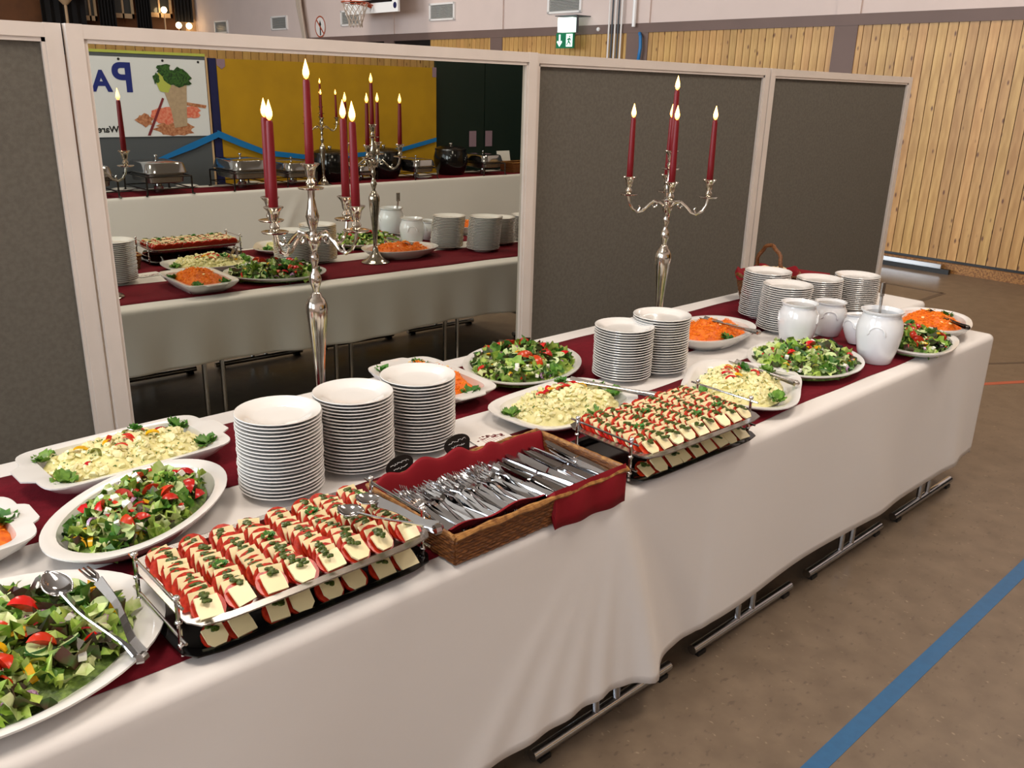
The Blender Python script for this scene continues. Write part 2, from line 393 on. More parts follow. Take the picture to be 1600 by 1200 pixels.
# prohibition sign
t = thing('prohibition_sign', 'round white sign with red ring and slash above the band', 'sign', (XR, 14.87, 2.8))
def ringpts(r, n=24): return [(r * cos(2 * pi * k / n), r * sin(2 * pi * k / n)) for k in range(n)]
yz(-.006, ringpts(.2)).obj('disc', 'paper', t, smooth=False)
b = MB(); T = Matrix(((0, 0, -1, -.012), (-1, 0, 0, 0), (0, 1, 0, 0), (0, 0, 0, 1)))
n = 28; vs = [(r * cos(2 * pi * k / n), r * sin(2 * pi * k / n), 0) for r in (.175, .2) for k in range(n)]
b.add(vs, [(k, (k + 1) % n, n + (k + 1) % n, n + k) for k in range(n)], None, T)
b.poly([(-.14, .12), (-.12, .14), (.14, -.12), (.12, -.14)], 0, .002, None, T); b.obj('red_ring', 'orange', t, smooth=False)
b = MB(); T2 = Matrix(((0, 0, -1, -.009), (-1, 0, 0, 0), (0, 1, 0, 0), (0, 0, 0, 1)))
b.poly([(-.02, -.16), (.02, -.16), (.02, .02), (-.02, .02)], 0, .002, None, T2); b.poly([(-.04, .04), (0, .12), (.04, .04), (0, 0)], 0, .002, None, T2); b.obj('symbol', 'ink', t, smooth=False)
# basketball hoop
t = thing('basketball_hoop', 'basketball backboard with orange rim and cord net on the wall', 'basketball hoop', (XR - .035, 12.2, 0))
bd = MB(); bd.box((-.56, -.78, 2.9), (-.52, .82, 3.95)); bdo = bd.obj('backboard', 'white', t, smooth=False)
b = MB()
for a, c in (((-.566, -.62, 3.06), (-.561, -.57, 3.8)), ((-.566, .6, 3.06), (-.561, .65, 3.8)), ((-.566, -.62, 3.06), (-.561, .65, 3.11))): b.box(a, c)
b.obj('border', 'dark', bdo, smooth=False)
x = MB(); x.ball((-.563, -.70, 3.0), (.004, .05, .05)); x.obj('badge', 'navy', bdo)
b = MB(); n = 28; b.tube([(-.85 + .225 * cos(2 * pi * k / n), .05 + .225 * sin(2 * pi * k / n), 3.05) for k in range(n + 1)], .011, 6, cap=False)
b.tube([(-.56, .0, 3.0), (-.66, .02, 3.04)], .03, 6); b.tube([(-.56, .15, 3.02), (-.70, .2, 3.045)], .012, 6); b.tube([(-.56, -.05, 3.02), (-.7, -.11, 3.045)], .012, 6)
b.obj('rim', 'orange', t)
b = MB()
for k in range(12):
    for s_ in (1, -1):
        pts = []
        for j in range(6):
            a = 2 * pi * (k + s_ * j * .5) / 12; r = .215 - .1 * min(1, j / 4.0); pts.append((-.85 + r * cos(a), .05 + r * sin(a), 3.04 - j * .075))
        b.tube(pts, .006, 4)
b.obj('net', 'net', t)
for yy in (-.5, .5):
    b = MB(); b.tube([(-.52, yy, 3.2), (0, yy, 3.2)], .03, 6); b.tube([(-.52, yy, 3.7), (0, yy, 3.4)], .02, 6); b.obj('wall_bracket', 'grey', t)
# stage front at the far end, top left of the picture
for i, (a, b_, m, z0, dep) in enumerate([(4.95, 5.85, 'blackcloth', 2.2, .5), (6.15, 6.5, 'blackcloth', 2.2, .5), (6.98, 7.3, 'blackcloth', 2.3, .5), (7.88, 8.3, 'blackcloth', 3.05, .5)]):
    x = MB(); n = 10
    pts = [(a + (b_ - a) * k / n, (.05 if k % 2 else -.03)) for k in range(n + 1)]
    x.poly(pts + [(p[0], p[1] + .06) for p in pts[::-1]], z0, 5.6)
    tag(x.obj('curtain', m, None, (0, YB - dep, 0), smooth=False), ['widest black curtain at the top left corner', 'black curtain second from the left at the far end', 'black curtain third from the left at the far end', 'black curtain nearest the corner column'][i], 'curtain', 'black curtains at the far end')
for i, (a, b_, z0) in enumerate([(5.85, 6.15, 2.95), (6.5, 6.98, 3.05), (7.3, 7.88, 3.12)]):
    t = thing('stage_window', ['leftmost cream framed window between the far curtains', 'middle cream framed window between the far curtains', 'right cream framed window between the far curtains, behind a lamp'][i], 'window', (a, YB - .3, z0), 0, 'cream windows at the far end')
    w = b_ - a
    for k, (p, q) in enumerate((((0, -.04, 0), (w, .04, .1)), ((0, -.04, 0), (.05, .04, 2.4)), ((w - .05, -.04, 0), (w, .04, 2.4)), ((w * .45, -.04, 0), (w * .45 + .04, .04, 2.4)))):
        x = MB(); x.box(p, q); x.obj(('sill', 'frame', 'frame', 'mullion')[k], 'cream', t, smooth=False)
    x = MB(); x.box((.03, 0, .08), (w - .03, .01, 2.4)); x.obj('pane', 'smoke', t, smooth=False)
face_box((8.18, YB - .35, 0), (XR, YB - .05, ZC), 'trim_2', 'cream')
for i, (xx, yy, zz, lab) in enumerate([(7.62, YB - .5, 3.28, 'glowing warm lamp in front of the right far window'), (7.90, YB - .6, 2.96, 'left of two warm lamps just above the partition top'), (8.15, YB - .6, 2.96, 'right of two warm lamps, beside the corner column')]):
    t = thing('globe_lamp', lab, 'lamp', (xx, yy, zz), 0, 'warm lamps at the far end')
    x = MB(); x.ball((0, 0, 0), .07, None, 10, 8); x.obj('globe', 'lampglow', t)
    x = MB(); x.tube([(0, 0, -zz), (0, 0, -.07)], .015, 6); x.obj('stem', 'cream', t)
t = thing('tall_lamp', 'unlit cream lamp on a thin stem in front of the widest black curtain', 'lamp', (5.33, YB - .9, 0))
x = MB(); x.tube([(0, 0, 0), (0, 0, 3.22)], .03, 8); x.obj('stem', 'cream', t)
x = MB(); x.lathe([(.05, 3.2), (.14, 3.3), (.2, 3.4), (.12, 3.5)], 12); x.obj('lamp_shade', 'cream', t)
# ski box / bench along the wall foot
x = MB(); x.box((0, 0, .05), (.06, 1.2, .09)); o = x.obj('metal_rail', 'chrome', None, (XR - .13, 2.3, 0), smooth=False); tag(o, 'bright metal rail lying along the foot of the wood wall', 'rail')
x = MB(); x.box((0, 0, 0), (.05, 1.6, .05)); o = x.obj('dark_batten', 'dark', None, (XR - .16, 2.2, 0), smooth=False); tag(o, 'dark batten under the bright rail at the wall foot', 'batten')

# ------------------------------------------------------------ partition row
YP = 1.944; HP = 1.909; MA = .030
def partition(x0, x1, mirror, label, y0_=None, rz=0):
    t = thing('partition_panel', label, 'partition', (x0, y0_ or YP, 0), rz, 'white framed partition panels behind the buffet')
    w = x1 - x0; th = .04; pw = .052
    for xa in (0.002, w - pw - .002):
        x = MB(); x.box((xa, 0, .03), (xa + pw, th, HP)); x.obj('post', 'paint', t, smooth=False)
    for z0, z1 in ((HP - .045, HP - .001), (.25, .30)):
        x = MB(); x.box((pw + .002, .001, z0), (w - pw - .002, th, z1)); x.obj('rail', 'paint', t, smooth=False)
    # stepped bead around the opening
    b = .014; y0 = .006
    for p, q in (((pw, y0, HP - .045 - b), (w - pw, th - .004, HP - .044)), ((pw, y0, .29), (w - pw, th - .004, .30 + b)),
                 ((pw, y0, .30), (pw + b, th - .004, HP - .045)), ((w - pw - b, y0, .30), (w - pw, th - .004, HP - .045))):
        x = MB(); x.box(p, q); x.obj('bead', 'paint', t, smooth=False)
    x = MB(); x.box((pw + .004, .020, .295), (w - pw - .004, .028, HP - .045))
    x.obj('mirror_pane' if mirror else 'pinboard', 'mirror' if mirror else 'fabric', t, smooth=False)
    for xa in (.03, w - .03):
        x = MB(); x.box((xa - .025, -.2, 0), (xa + .025, .24, .03)); x.obj('foot', 'paint', t, smooth=False)
    return t
partition(-2.39, -.253, False, 'grey fabric partition panel left of the mirror', 1.969)
partition(-.250, 1.850, True, 'large mirror in a white partition frame behind the buffet', 1.969 - .024, -MA)
partition(1.866, 3.999, False, 'grey fabric partition panel right of the mirror, behind the far candelabra')
partition(4.009, 6.09, False, 'farthest grey fabric partition panel, beside the wood wall')

# ------------------------------------------------------------ tables
def folding_table(cx, y0, y1, w, top, label, group, parts=True):
    t = thing('folding_table', label, 'table', (cx, 0, 0), 0, group)
    x = MB(); x.box((-w / 2, y0, top - .03), (w / 2, y1, top)); x.obj('tabletop', 'tabletop', t, smooth=False)
    for yy in (y0 + .03, y1 - .03):
        x = MB(); x.tube([(-.3, yy, .028), (.3, yy, .028)], .017, 10); f = x.obj('foot_bar', 'stocking', t)
        for s_ in (-.26, .26):
            x = MB(); x.box((s_ - .02, yy - .016, 0), (s_ + .02, yy + .016, .014)); x.obj('glide', 'dark', f, smooth=False)
        for s_ in (-.045, .045):
            x = MB(); x.tube([(s_, yy, .03), (s_, yy, top - .03)], .012, 8); x.obj('leg', 'stocking', t)
    return t
for k in range(7):
    lab = ['leftmost folding table under the buffet cloth', 'second folding table from the left end under the buffet cloth', 'folding table under the cutlery basket', 'folding table with chrome feet under the right tomato tray', 'folding table under the second pair of plate stacks', 'folding table under the white crocks', 'last folding table, under the right end of the buffet cloth'][k]
    folding_table(-1.745 + .722 * k, .005, 1.215, .715, .735, lab, 'folding tables carrying the buffet')
t = folding_table(3.19, .50, 1.215, .36, .735, 'narrow side table extending the buffet at the far right', None)

def smooth01(t): t = max(0, min(1, t)); return t * t * (3 - 2 * t)
def cloth(name, X0, X1, Y0, Y1, z, hem_f, hem_b, hem_e, fold, label):
    """closed-over-the-edge cloth: cross-section in y swept along x, end drops at X1/X0"""
    b = MB(); nx = int((X1 - X0) / .018); R = .022
    cs = []                                                       # cross-section params: (side, s)
    nd = 22
    for j in range(nd + 1): cs.append(('f', 1 - j / nd))
    for j in range(1, 5): cs.append(('fr', j / 5))
    for j in range(25): cs.append(('t', j / 24))
    for j in range(1, 5): cs.append(('br', j / 5))
    for j in range(nd + 1): cs.append(('b', j / nd))
    rows = []
    for i in range(nx + 1):
        xx = X0 + (X1 - X0) * i / nx; col = []
        for kind, s_ in cs:
            if kind == 'f':
                zt = z - R; zb = hem_f(xx); t_ = s_; zz = zt + (zb - zt) * t_
                d, dz = fold(xx, t_, 'f'); col.append((xx, Y0 - .006 - d, zz + dz * t_))
            elif kind == 'b':
                zt = z - R; zb = hem_b(xx); t_ = s_; zz = zt + (zb - zt) * t_
                d, dz = fold(xx, t_, 'b'); col.append((xx, Y1 + .006 + d, zz + dz * t_))
            elif kind == 'fr': a = s_ * pi / 2; col.append((xx, Y0 - .006 + R * (1 - cos(a)), z - R + R * sin(a)))
            elif kind == 'br': a = (1 - s_) * pi / 2; col.append((xx, Y1 + .006 - R * (1 - cos(a)), z - R + R * sin(a)))
            else: col.append((xx, Y0 - .006 + R + (Y1 - Y0 + .012 - 2 * R) * s_, z + .0006 * sin(xx * 9 + s_ * 7)))
        rows.append(col)
    n = len(cs); vs = [p for r in rows for p in r]; fs = []
    for i in range(nx):
        for j in range(n - 1): fs.append((i * n + j, (i + 1) * n + j, (i + 1) * n + j + 1, i * n + j + 1))
    b.add(vs, fs)
    # end drops
    for X, sg, hem in ((X1, 1, hem_e), (X0, -1, hem_e)):
        i = nx if sg > 0 else 0; base = i * n; m_ = 40
        ring = [base + j for j in range(nd, n - nd)]
        vs = []; fs = []; k0 = len(b.v); L_ = len(ring); rowsz = 16
        for r in range(rowsz + 1):
            t_ = r / rowsz
            for q, idx in enumerate(ring):
                px, py, pz = b.v[idx]; zb = hem
                zz = pz + (zb - pz) * t_
                u = q / (L_ - 1)
                vs.append((X + sg * (.006 * sin(min(1, t_ * 3) * pi / 2) + .006 * t_ * sin(u * 16)), py, zz))
        for r in range(rowsz):
            for q in range(L_ - 1):
                f = (r * L_ + q, r * L_ + q + 1, (r + 1) * L_ + q + 1, (r + 1) * L_ + q)
                fs.append(f if sg > 0 else f[::-1])
        b.add(vs, fs)
    o = b.obj(name, 'cloth')
    m = o.modifiers.new('thickness', 'SOLIDIFY'); m.thickness = .0015; m.offset = 1
    return tag(o, label, 'tablecloth')
def g(x_, c, w): return math.exp(-((x_ - c) / w) ** 2)
def buffet_fold(xx, t_, side):
    if side == 'f':
        tt = t_ ** .75; d = 0; org = .36
        for xb, amp, w in ((.52, .060, .050), (.41, .026, .04), (.31, .026, .035), (.19, .018, .05), (.05, .012, .05), (-.12, .008, .05), (.74, -.012, .05)):
            cx = org + (xb - org) * tt + (.12 if xb > .6 else 0) * (1 - tt) * .3
            d += amp * (t_ ** .9) * g(xx, cx, w * (.25 + .75 * tt) + .012)
        d += .006 * t_ * sin(xx * 7.3 + 1) + .010 * t_ * g(xx, 1.75 + .25 * t_, .13) + .012 * t_ * g(xx, -.6 - .2 * t_, .2) + .014 * t_ * g(xx, 2.6 + .1 * t_, .07) + .006 * t_ * smooth01((2.95 - xx) / .4)
        d += .006 * t_ * smooth01((xx - .80) / .006)
        return d, -.030 * g(xx, .53, .09) + .008 * sin(xx * 5)
    d = .012 * t_ * (1 + sin(xx * 6)) + .03 * t_ * g(xx, 2.35 + .12 * t_, .05) + .03 * t_ * g(xx, 2.6 + .1 * t_, .05) + .02 * t_ * g(xx, .85, .12) + .008 * t_ * sin(xx * 23)
    return d, .012 * sin(xx * 4)
def hemf(xx): return .150 + .018 * smooth01((xx - .75) / .1)
def hemb(xx): return .43
cl = cloth('tablecloth', -2.12, 2.952, 0.0, 1.22, .741, hemf, hemb, .16, buffet_fold, 'long white tablecloth draped over the salad buffet to near the floor')
def ext_fold(xx, t_, s_): return .01 * t_, 0
cloth('tablecloth', 2.985, 3.375, .49, 1.22, .741, lambda a: .45, lambda a: .45, .45, ext_fold, 'short white cloth on the side table at the far right end')
# runners
def runner(x0, x1, y0, y1, z, label, wav=.004):
    b = MB(); n = int((x1 - x0) / .03); vs = []; fs = []
    for i in range(n + 1):
        xx = x0 + (x1 - x0) * i / n
        for j in range(7):
            yy = y0 + (y1 - y0) * j / 6; e = wav * (sin(xx * 5.1) + .6 * sin(xx * 13 + 2)) * (1 if j in (0, 6) else .5)
            vs.append((xx, yy + e, z + .0006 * sin(xx * 11 + j)))
    for i in range(n):
        for j in range(6): fs.append((i * 7 + j, (i + 1) * 7 + j, (i + 1) * 7 + j + 1, i * 7 + j + 1))
    b.add(vs, fs); o = b.obj('table_runner', 'runner'); m = o.modifiers.new('thickness', 'SOLIDIFY'); m.thickness = .001; m.offset = 1
    return tag(o, label, 'table runner', 'wine red runners')
runner(-2.1, 2.62, .065, .49, .7435, 'wine red runner along the front edge of the buffet')
runner(-2.1, 2.93, .69, 1.113, .7435, 'wine red runner along the back edge of the buffet, beside the mirror')
TZ = .7452                                                        # where things stand

# ------------------------------------------------------------ china
def plate_mesh():
    b = MB(); b.lathe([(.055, 0), (.062, 0), (.064, .003), (.078, .008), (.100, .0160), (.1065, .0188), (.108, .0205), (.1068, .0220), (.102, .0214), (.080, .0135), (.072, .0085), (.060, .0065), (.03, .006), (.002, .006)], 40)
    return b.mesh('plate', 'china')
PL = plate_mesh()
stacks = [(-.276, .588, 22, 'stack nearest the camera, left of three', (0, 0)),
          (-.050, .596, 22, 'middle of the three stacks behind the cutlery', (0, 0)),
          (.170, .602, 22, 'stack before the carrot dish, right of three', (0, 0)),
          (1.131, .647, 20, 'left stack of the middle pair', (0, 0)),
          (1.309, .618, 22, 'right stack of the middle pair', (0, 0)),
          (2.388, .836, 22, 'leaning stack before the handled basket', (.0011, .0001)),
          (2.235, .640, 21, 'stack right behind the left crock', (.001, 0)),
          (2.612, .690, 18, 'stack behind the two middle crocks', (0, 0)),
          (2.891, .640, 17, 'far right stack behind the ladle', (0, 0))]
ORD = ['first', 'second', 'third', 'fourth', 'fifth', 'sixth', 'seventh', 'eighth', 'ninth', 'tenth', 'eleventh', 'twelfth', 'thirteenth', 'fourteenth', 'fifteenth', 'sixteenth', 'seventeenth', 'eighteenth', 'nineteenth', 'twentieth']
ORD += ['twenty-' + o for o in ORD[:9]] + ['thirtieth'] + ['thirty-' + o for o in ORD[:9]]
for sx, sy, n, d, lean in stacks:
    g_ = 'plates in the ' + d
    for k in range(n):
        o = link('plate', PL, None, (sx + lean[0] * (k - n) + U(-.0016, .0016), sy + lean[1] * (k - n) + U(-.0016, .0016), TZ + k * .0094), (0, 0, U(0, 6)))
        tag(o, ('topmost' if k == n - 1 else ORD[n - 1 - k] + ' from top') + ' white plate, ' + d, 'plate', g_)

def sup(n_, N=56):  # superellipse outline
    out = []
    for k in range(N):
        t_ = 2 * pi * k / N; c, s_ = cos(t_), sin(t_)
        r = (abs(c) ** n_ + abs(s_) ** n_) ** (-1 / n_); out.append((r * c, r * s_))
    return out
def platter(a, b_, h, n_=2, handle=0, rimw=.018, foot=.62, concave=0):
    """oval / rectangular serving dish: rings by inset distance"""
    P = sup(n_, 96 if handle else 56); N = len(P); B = MB(); vs = []; fs = []
    prof = [(foot, 0, 0), (foot + .04, 0, 0), (.90, h * .62, 0), (1.0, h, 1), (1.0, h + .004, 1), (1 - rimw / b_ * .6, h + .0035, .6), (1 - rimw / b_ * 1.4, h - .001, 0), (.84 - rimw / b_ * .5, h * .45, 0), (.70, .007, 0), (.4, .006, 0), (.02, .006, 0)]
    for s_, z, hf in prof:
        for (px, py) in P:
            X = px * a * s_; Y = py * b_ * s_
            if concave: k = 1 - concave * (abs(px * py)) ** 0 * (cos(2 * math.atan2(py, px)) ** 2) * .5 * s_; X *= k; Y *= k
            if handle and hf and abs(py * b_) < .058 and abs(px) > .6:
                X += math.copysign(handle * hf * smooth01((.058 - abs(py * b_)) / .014), px)
            vs.append((X, Y, z))
    for i in range(len(prof) - 1):
        for k in range(N): fs.append((i * N + k, i * N + (k + 1) % N, (i + 1) * N + (k + 1) % N, (i + 1) * N + k))
    fs.append(tuple(range(N))[::-1]); fs.append(tuple((len(prof) - 1) * N + k for k in range(N)))
    B.add(vs, fs); return B

# ------------------------------------------------------------ food pieces (shared meshes)
def leafmesh(name, m, size, ruf, seed):
    rs = random.Random(seed); n = 5; vs = []; fs = []; T = MB(); ph = rs.random() * 6
    for i in range(n):
        for j in range(n):
            u = i / (n - 1) * 2 - 1; v = j / (n - 1) * 2 - 1
            ru = u * sqrt(1 - v * v * .4); rv = v * sqrt(1 - u * u * .4)
            k = 1 + .25 * sin(5 * math.atan2(v, u) + ph) * max(abs(u), abs(v))
            z = ruf * (sin(u * 3.2 + ph) * cos(v * 2.7 + ph * 2) + .6 * sin(6 * v + 4 * u + ph) * max(abs(u), abs(v))) + .5 * ruf * (u * u + v * v) * (1 if seed % 2 else -1)
            vs.append((ru * k * size, rv * k * size * .72, z * size + rs.uniform(-.05, .05) * size))
    for i in range(n - 1):
        for j in range(n - 1): fs.append((i * n + j, (i + 1) * n + j, (i + 1) * n + j + 1, i * n + j + 1))
    T.add(vs, fs); return T.mesh(name, m)
LEAF = {m: [leafmesh('lettuce_leaf', m, s_, r, k * 7 + 3) for k, (s_, r) in enumerate(((.026, .4), (.020, .5), (.030, .35), (.017, .6)))] for m in ('leaf1', 'leaf2', 'leaf3', 'leaf4')}
def wedge():
    b = MB(); n = 8; R = .020
    vs = []; fs = []
    for i in range(n + 1):
        th = pi * i / n
        for ph in (-.55, 0, .55):
            vs.append((R * cos(th) * 1.15, R * sin(th) * sin(ph), R * sin(th) * cos(ph)))
        vs.append((R * cos(th) * .75, 0, .002))
    for i in range(n):
        a = i * 4; c = a + 4
        fs += [(a, a + 1, c + 1, c), (a + 1, a + 2, c + 2, c + 1)]
    b.add(vs, fs, 'tomato'); fs = []
    for i in range(n):
        a = i * 4; c = a + 4; fs += [(a + 3, a, c, c + 3), (a + 2, a + 3, c + 3, c + 2)]
    b.add(vs, fs, 'tomflesh'); return b.mesh('tomato_wedge')
WEDGE = wedge()
def strip_mesh(name, m, L_, w, t_, arc):
    b = MB(); n = 6; vs = []; fs = []
    for i in range(n + 1):
        a = (i / n - .5) * arc; R = L_ / arc
        x_ = R * sin(a); z_ = R * (cos(a) - 1)
        ww = w * (1 - .5 * abs(i / n - .5))
        vs += [(x_, -ww / 2, z_), (x_, ww / 2, z_), (x_, ww / 2, z_ - t_), (x_, -ww / 2, z_ - t_)]
    for i in range(n):
        a = i * 4; c = a + 4
        fs += [(a, a + 1, c + 1, c), (a + 1, a + 2, c + 2, c + 1), (a + 2, a + 3, c + 3, c + 2), (a + 3, a, c, c + 3)]
    fs += [(0, 3, 2, 1), (n * 4, n * 4 + 1, n * 4 + 2, n * 4 + 3)]
    b.add(vs, fs); return b.mesh(name, m)
PEPR = strip_mesh('pepper_strip', 'pepr', .034, .010, .003, 1.6); PEPY = strip_mesh('pepper_strip', 'pepy', .036, .011, .003, 1.8)
OLIV = strip_mesh('pickled_strip', 'olive', .040, .009, .003, 2.4)
ONI = strip_mesh('onion_ring', 'onion', .050, .008, .002, 4.2)
def disc(name, R, t_, rim, face, n=14):
    b = MB(); vs = [(R * cos(2 * pi * k / n), R * sin(2 * pi * k / n), z) for z in (0, t_) for k in range(n)]
    b.add(vs, [(k, (k + 1) % n, n + (k + 1) % n, n + k) for k in range(n)], rim); b.add(vs, [tuple(range(n))[::-1], tuple(range(n, 2 * n))], face); return b.mesh(name)
CUC = disc('cucumber_slice', .016, .004, 'cucskin', 'cuc')
def cube(name, m, a, b_, c):
    x = MB(); x.box((-a / 2, -b_ / 2, 0), (a / 2, b_ / 2, c)); return x.mesh(name, m, False)
FETA = cube('feta_cube', 'feta', .012, .012, .011)
def ruffle(m='parsley', name='lettuce_garnish'):
    b = MB()
    for q in range(11):
        rs = random.Random(q); a = q * 2.4; tilt = .3 + .7 * rs.random(); n = 5; vs = []; fs = []
        for i in range(n):
            for j in range(3):
                u = i / (n - 1); v = j - 1
                r = .006 + .03 * u; w = .012 * (1 - (u - .6) ** 2 * 1.2)
                vs.append((r * cos(tilt), v * w, .004 + r * sin(tilt) + .005 * sin(i * 2.4 + v * 2 + q) * u))
        for i in range(n - 1):
            for j in range(2): fs.append((i * 3 + j, (i + 1) * 3 + j, (i + 1) * 3 + j + 1, i * 3 + j + 1))
        b.add(vs, fs, None, Matrix.Rotation(a, 4, 'Z'))
    return b.mesh(name, m)
GARN = ruffle(); GARN2 = ruffle('leaf2')
def mound_h(u, v, h): r = min(1, sqrt(u * u + v * v)); return h * (1 - r ** 2.4)
def mound(a, b_, h, z0, bump, scale, n_=2, seed=0, rings=16, N=56):
    P = sup(n_, N); B = MB(); vs = []; fs = []
    for i in range(rings + 1):
        s_ = 1 - i / rings
        if i == rings: s_ = .01
        for px, py in P:
            X = px * a * s_; Y = py * b_ * s_
            z = h * (1 - s_ ** 2.4) + bump * noise.noise(Vector((X * scale + seed, Y * scale, seed))) * (0 if i == 0 else 1)
            vs.append((X, Y, z0 + max(z, 0)))
    for i in range(rings):
        for k in range(N): fs.append((i * N + k, i * N + (k + 1) % N, (i + 1) * N + (k + 1) % N, (i + 1) * N + k))
    fs.append(tuple(rings * N + k for k in range(N)))
    B.add(vs, fs); return B
def ra(): return (U(-.9, .9), U(-.9, .9), U(0, 6.28))
def salad(t, a, b_, h, z0, counts, n_=2, sc=1.0, seed=1):
    """parts of one mixed salad, lying on a low bed"""
    random.seed(seed)
    o = mound(a * .98, b_ * .98, h * .85, z0, .006, 40, n_, seed).obj('salad_bed', 'bed', t); o['kind'] = 'stuff'
    kinds = {'l1': lambda: random.choice(LEAF['leaf1']), 'l2': lambda: random.choice(LEAF['leaf2']), 'l3': lambda: random.choice(LEAF['leaf3']), 'l4': lambda: random.choice(LEAF['leaf4']),
             'tom': lambda: WEDGE, 'pr': lambda: PEPR, 'py': lambda: PEPY, 'ol': lambda: OLIV, 'on': lambda: ONI, 'cu': lambda: CUC, 'fe': lambda: FETA}
    seq = [k for k, c in counts.items() for _ in range(c)]; random.shuffle(seq)
    top = {'tom', 'pr', 'py', 'on', 'cu', 'fe', 'ol'}
    for k in seq:
        r = sqrt(RND()) * (.93 if k[0] == 'l' else .90); th = U(0, 2 * pi)
        u = r * cos(th); v = r * sin(th)
        if n_ > 2: f = (abs(cos(th)) ** n_ + abs(sin(th)) ** n_) ** (-1 / n_); u *= f; v *= f
        me = kinds[k]()
        z = z0 + mound_h(u, v, h * .85) + (U(.010, .020) if k in top else U(.001, .010)) * sc
        if k == 'cu' or k == 'fe': rot = (U(-.5, .5), U(-.5, .5), U(0, 6.28))
        else: rot = ra()
        link(me.name.split('.')[0], me, t, (u * a, v * b_, z), rot, sc * U(.8, 1.25))
def dish(kind, name, label, cat, x_, y_, rz, a, b_, h, n_=2, handle=0, group=None, conc=0, tilt=0):
    o = platter(a, b_, h, n_, handle, concave=conc).obj(name, 'china', None, (x_, y_, TZ), (tilt, 0, rz)); return tag(o, label, cat, group)
G1 = 'white platters of mixed salad'
def salad_thing(label, x_, y_, rz, z, *a, **k):
    t = thing('mixed_salad', label, 'salad', (x_, y_, z), rz, 'mixed salads'); salad(t, *a, **k); return t
dish(0, 'oval_platter', 'large round white platter in the bottom left corner', 'platter', -1.035, .262, 0, .31, .252, .034, 2)
salad_thing('mixed leaf salad with red onion on the large platter bottom left', -1.035, .262, 0, TZ,   .262, .204, .055, .012, dict(l1=74, l2=56, l3=38, l4=78, tom=11, pr=18, py=22, ol=8, on=30, cu=30, fe=12), seed=3, sc=1.2)
dish(0, 'oval_bowl', 'deep oval white bowl between potato gratin dish and left tomato tray', 'bowl', -.625, .615, radians(37), .262, .165, .055, 2.1)
salad_thing('mixed salad with feta cubes and yellow pepper in the deep oval bowl', -.625, .615, radians(37), TZ, .212, .122, .062, .026, dict(l1=60, l2=56, l3=24, l4=44, tom=14, pr=22, py=12, ol=12, on=12, cu=12, fe=18), seed=4, sc=1.0)
dish(0, 'oval_platter', 'oval white salad platter beside the mirror, left of the middle plate stacks', 'platter', .893, .925, radians(28), .27, .215, .035, 2)
salad_thing('mixed salad piled on the oval platter beside the mirror edge', .893, .925, radians(28), TZ, .245, .190, .058, .014, dict(l1=60, l2=62, l3=50, l4=36, tom=10, pr=18, py=8, ol=6, on=12, cu=10, fe=8), seed=5, sc=1.1)
dish(0, 'oval_platter', 'oval white salad platter in front of the white crocks', 'platter', 1.80, .285, radians(14), .262, .215, .035, 2)
salad_thing('mixed salad with onion rings in front of the white crocks', 1.80, .285, radians(14), TZ, .240, .192, .050, .014, dict(l1=62, l2=44, l3=26, l4=56, tom=9, pr=14, py=12, ol=16, on=14, cu=20, fe=10), seed=6, sc=1.1)
dish(0, 'square_platter', 'white salad platter right of the tall crock, near the table corner', 'platter', 2.42, .115, radians(12), .225, .15, .035, 2.6)
salad_thing('small mixed salad right of the tall crock, under dark tongs', 2.42, .115, radians(12), TZ, .200, .128, .042, .014, dict(l1=34, l2=26, l3=16, l4=20, tom=8, pr=12, py=6, ol=8, on=4, cu=8, fe=6), seed=8, sc=1.1)

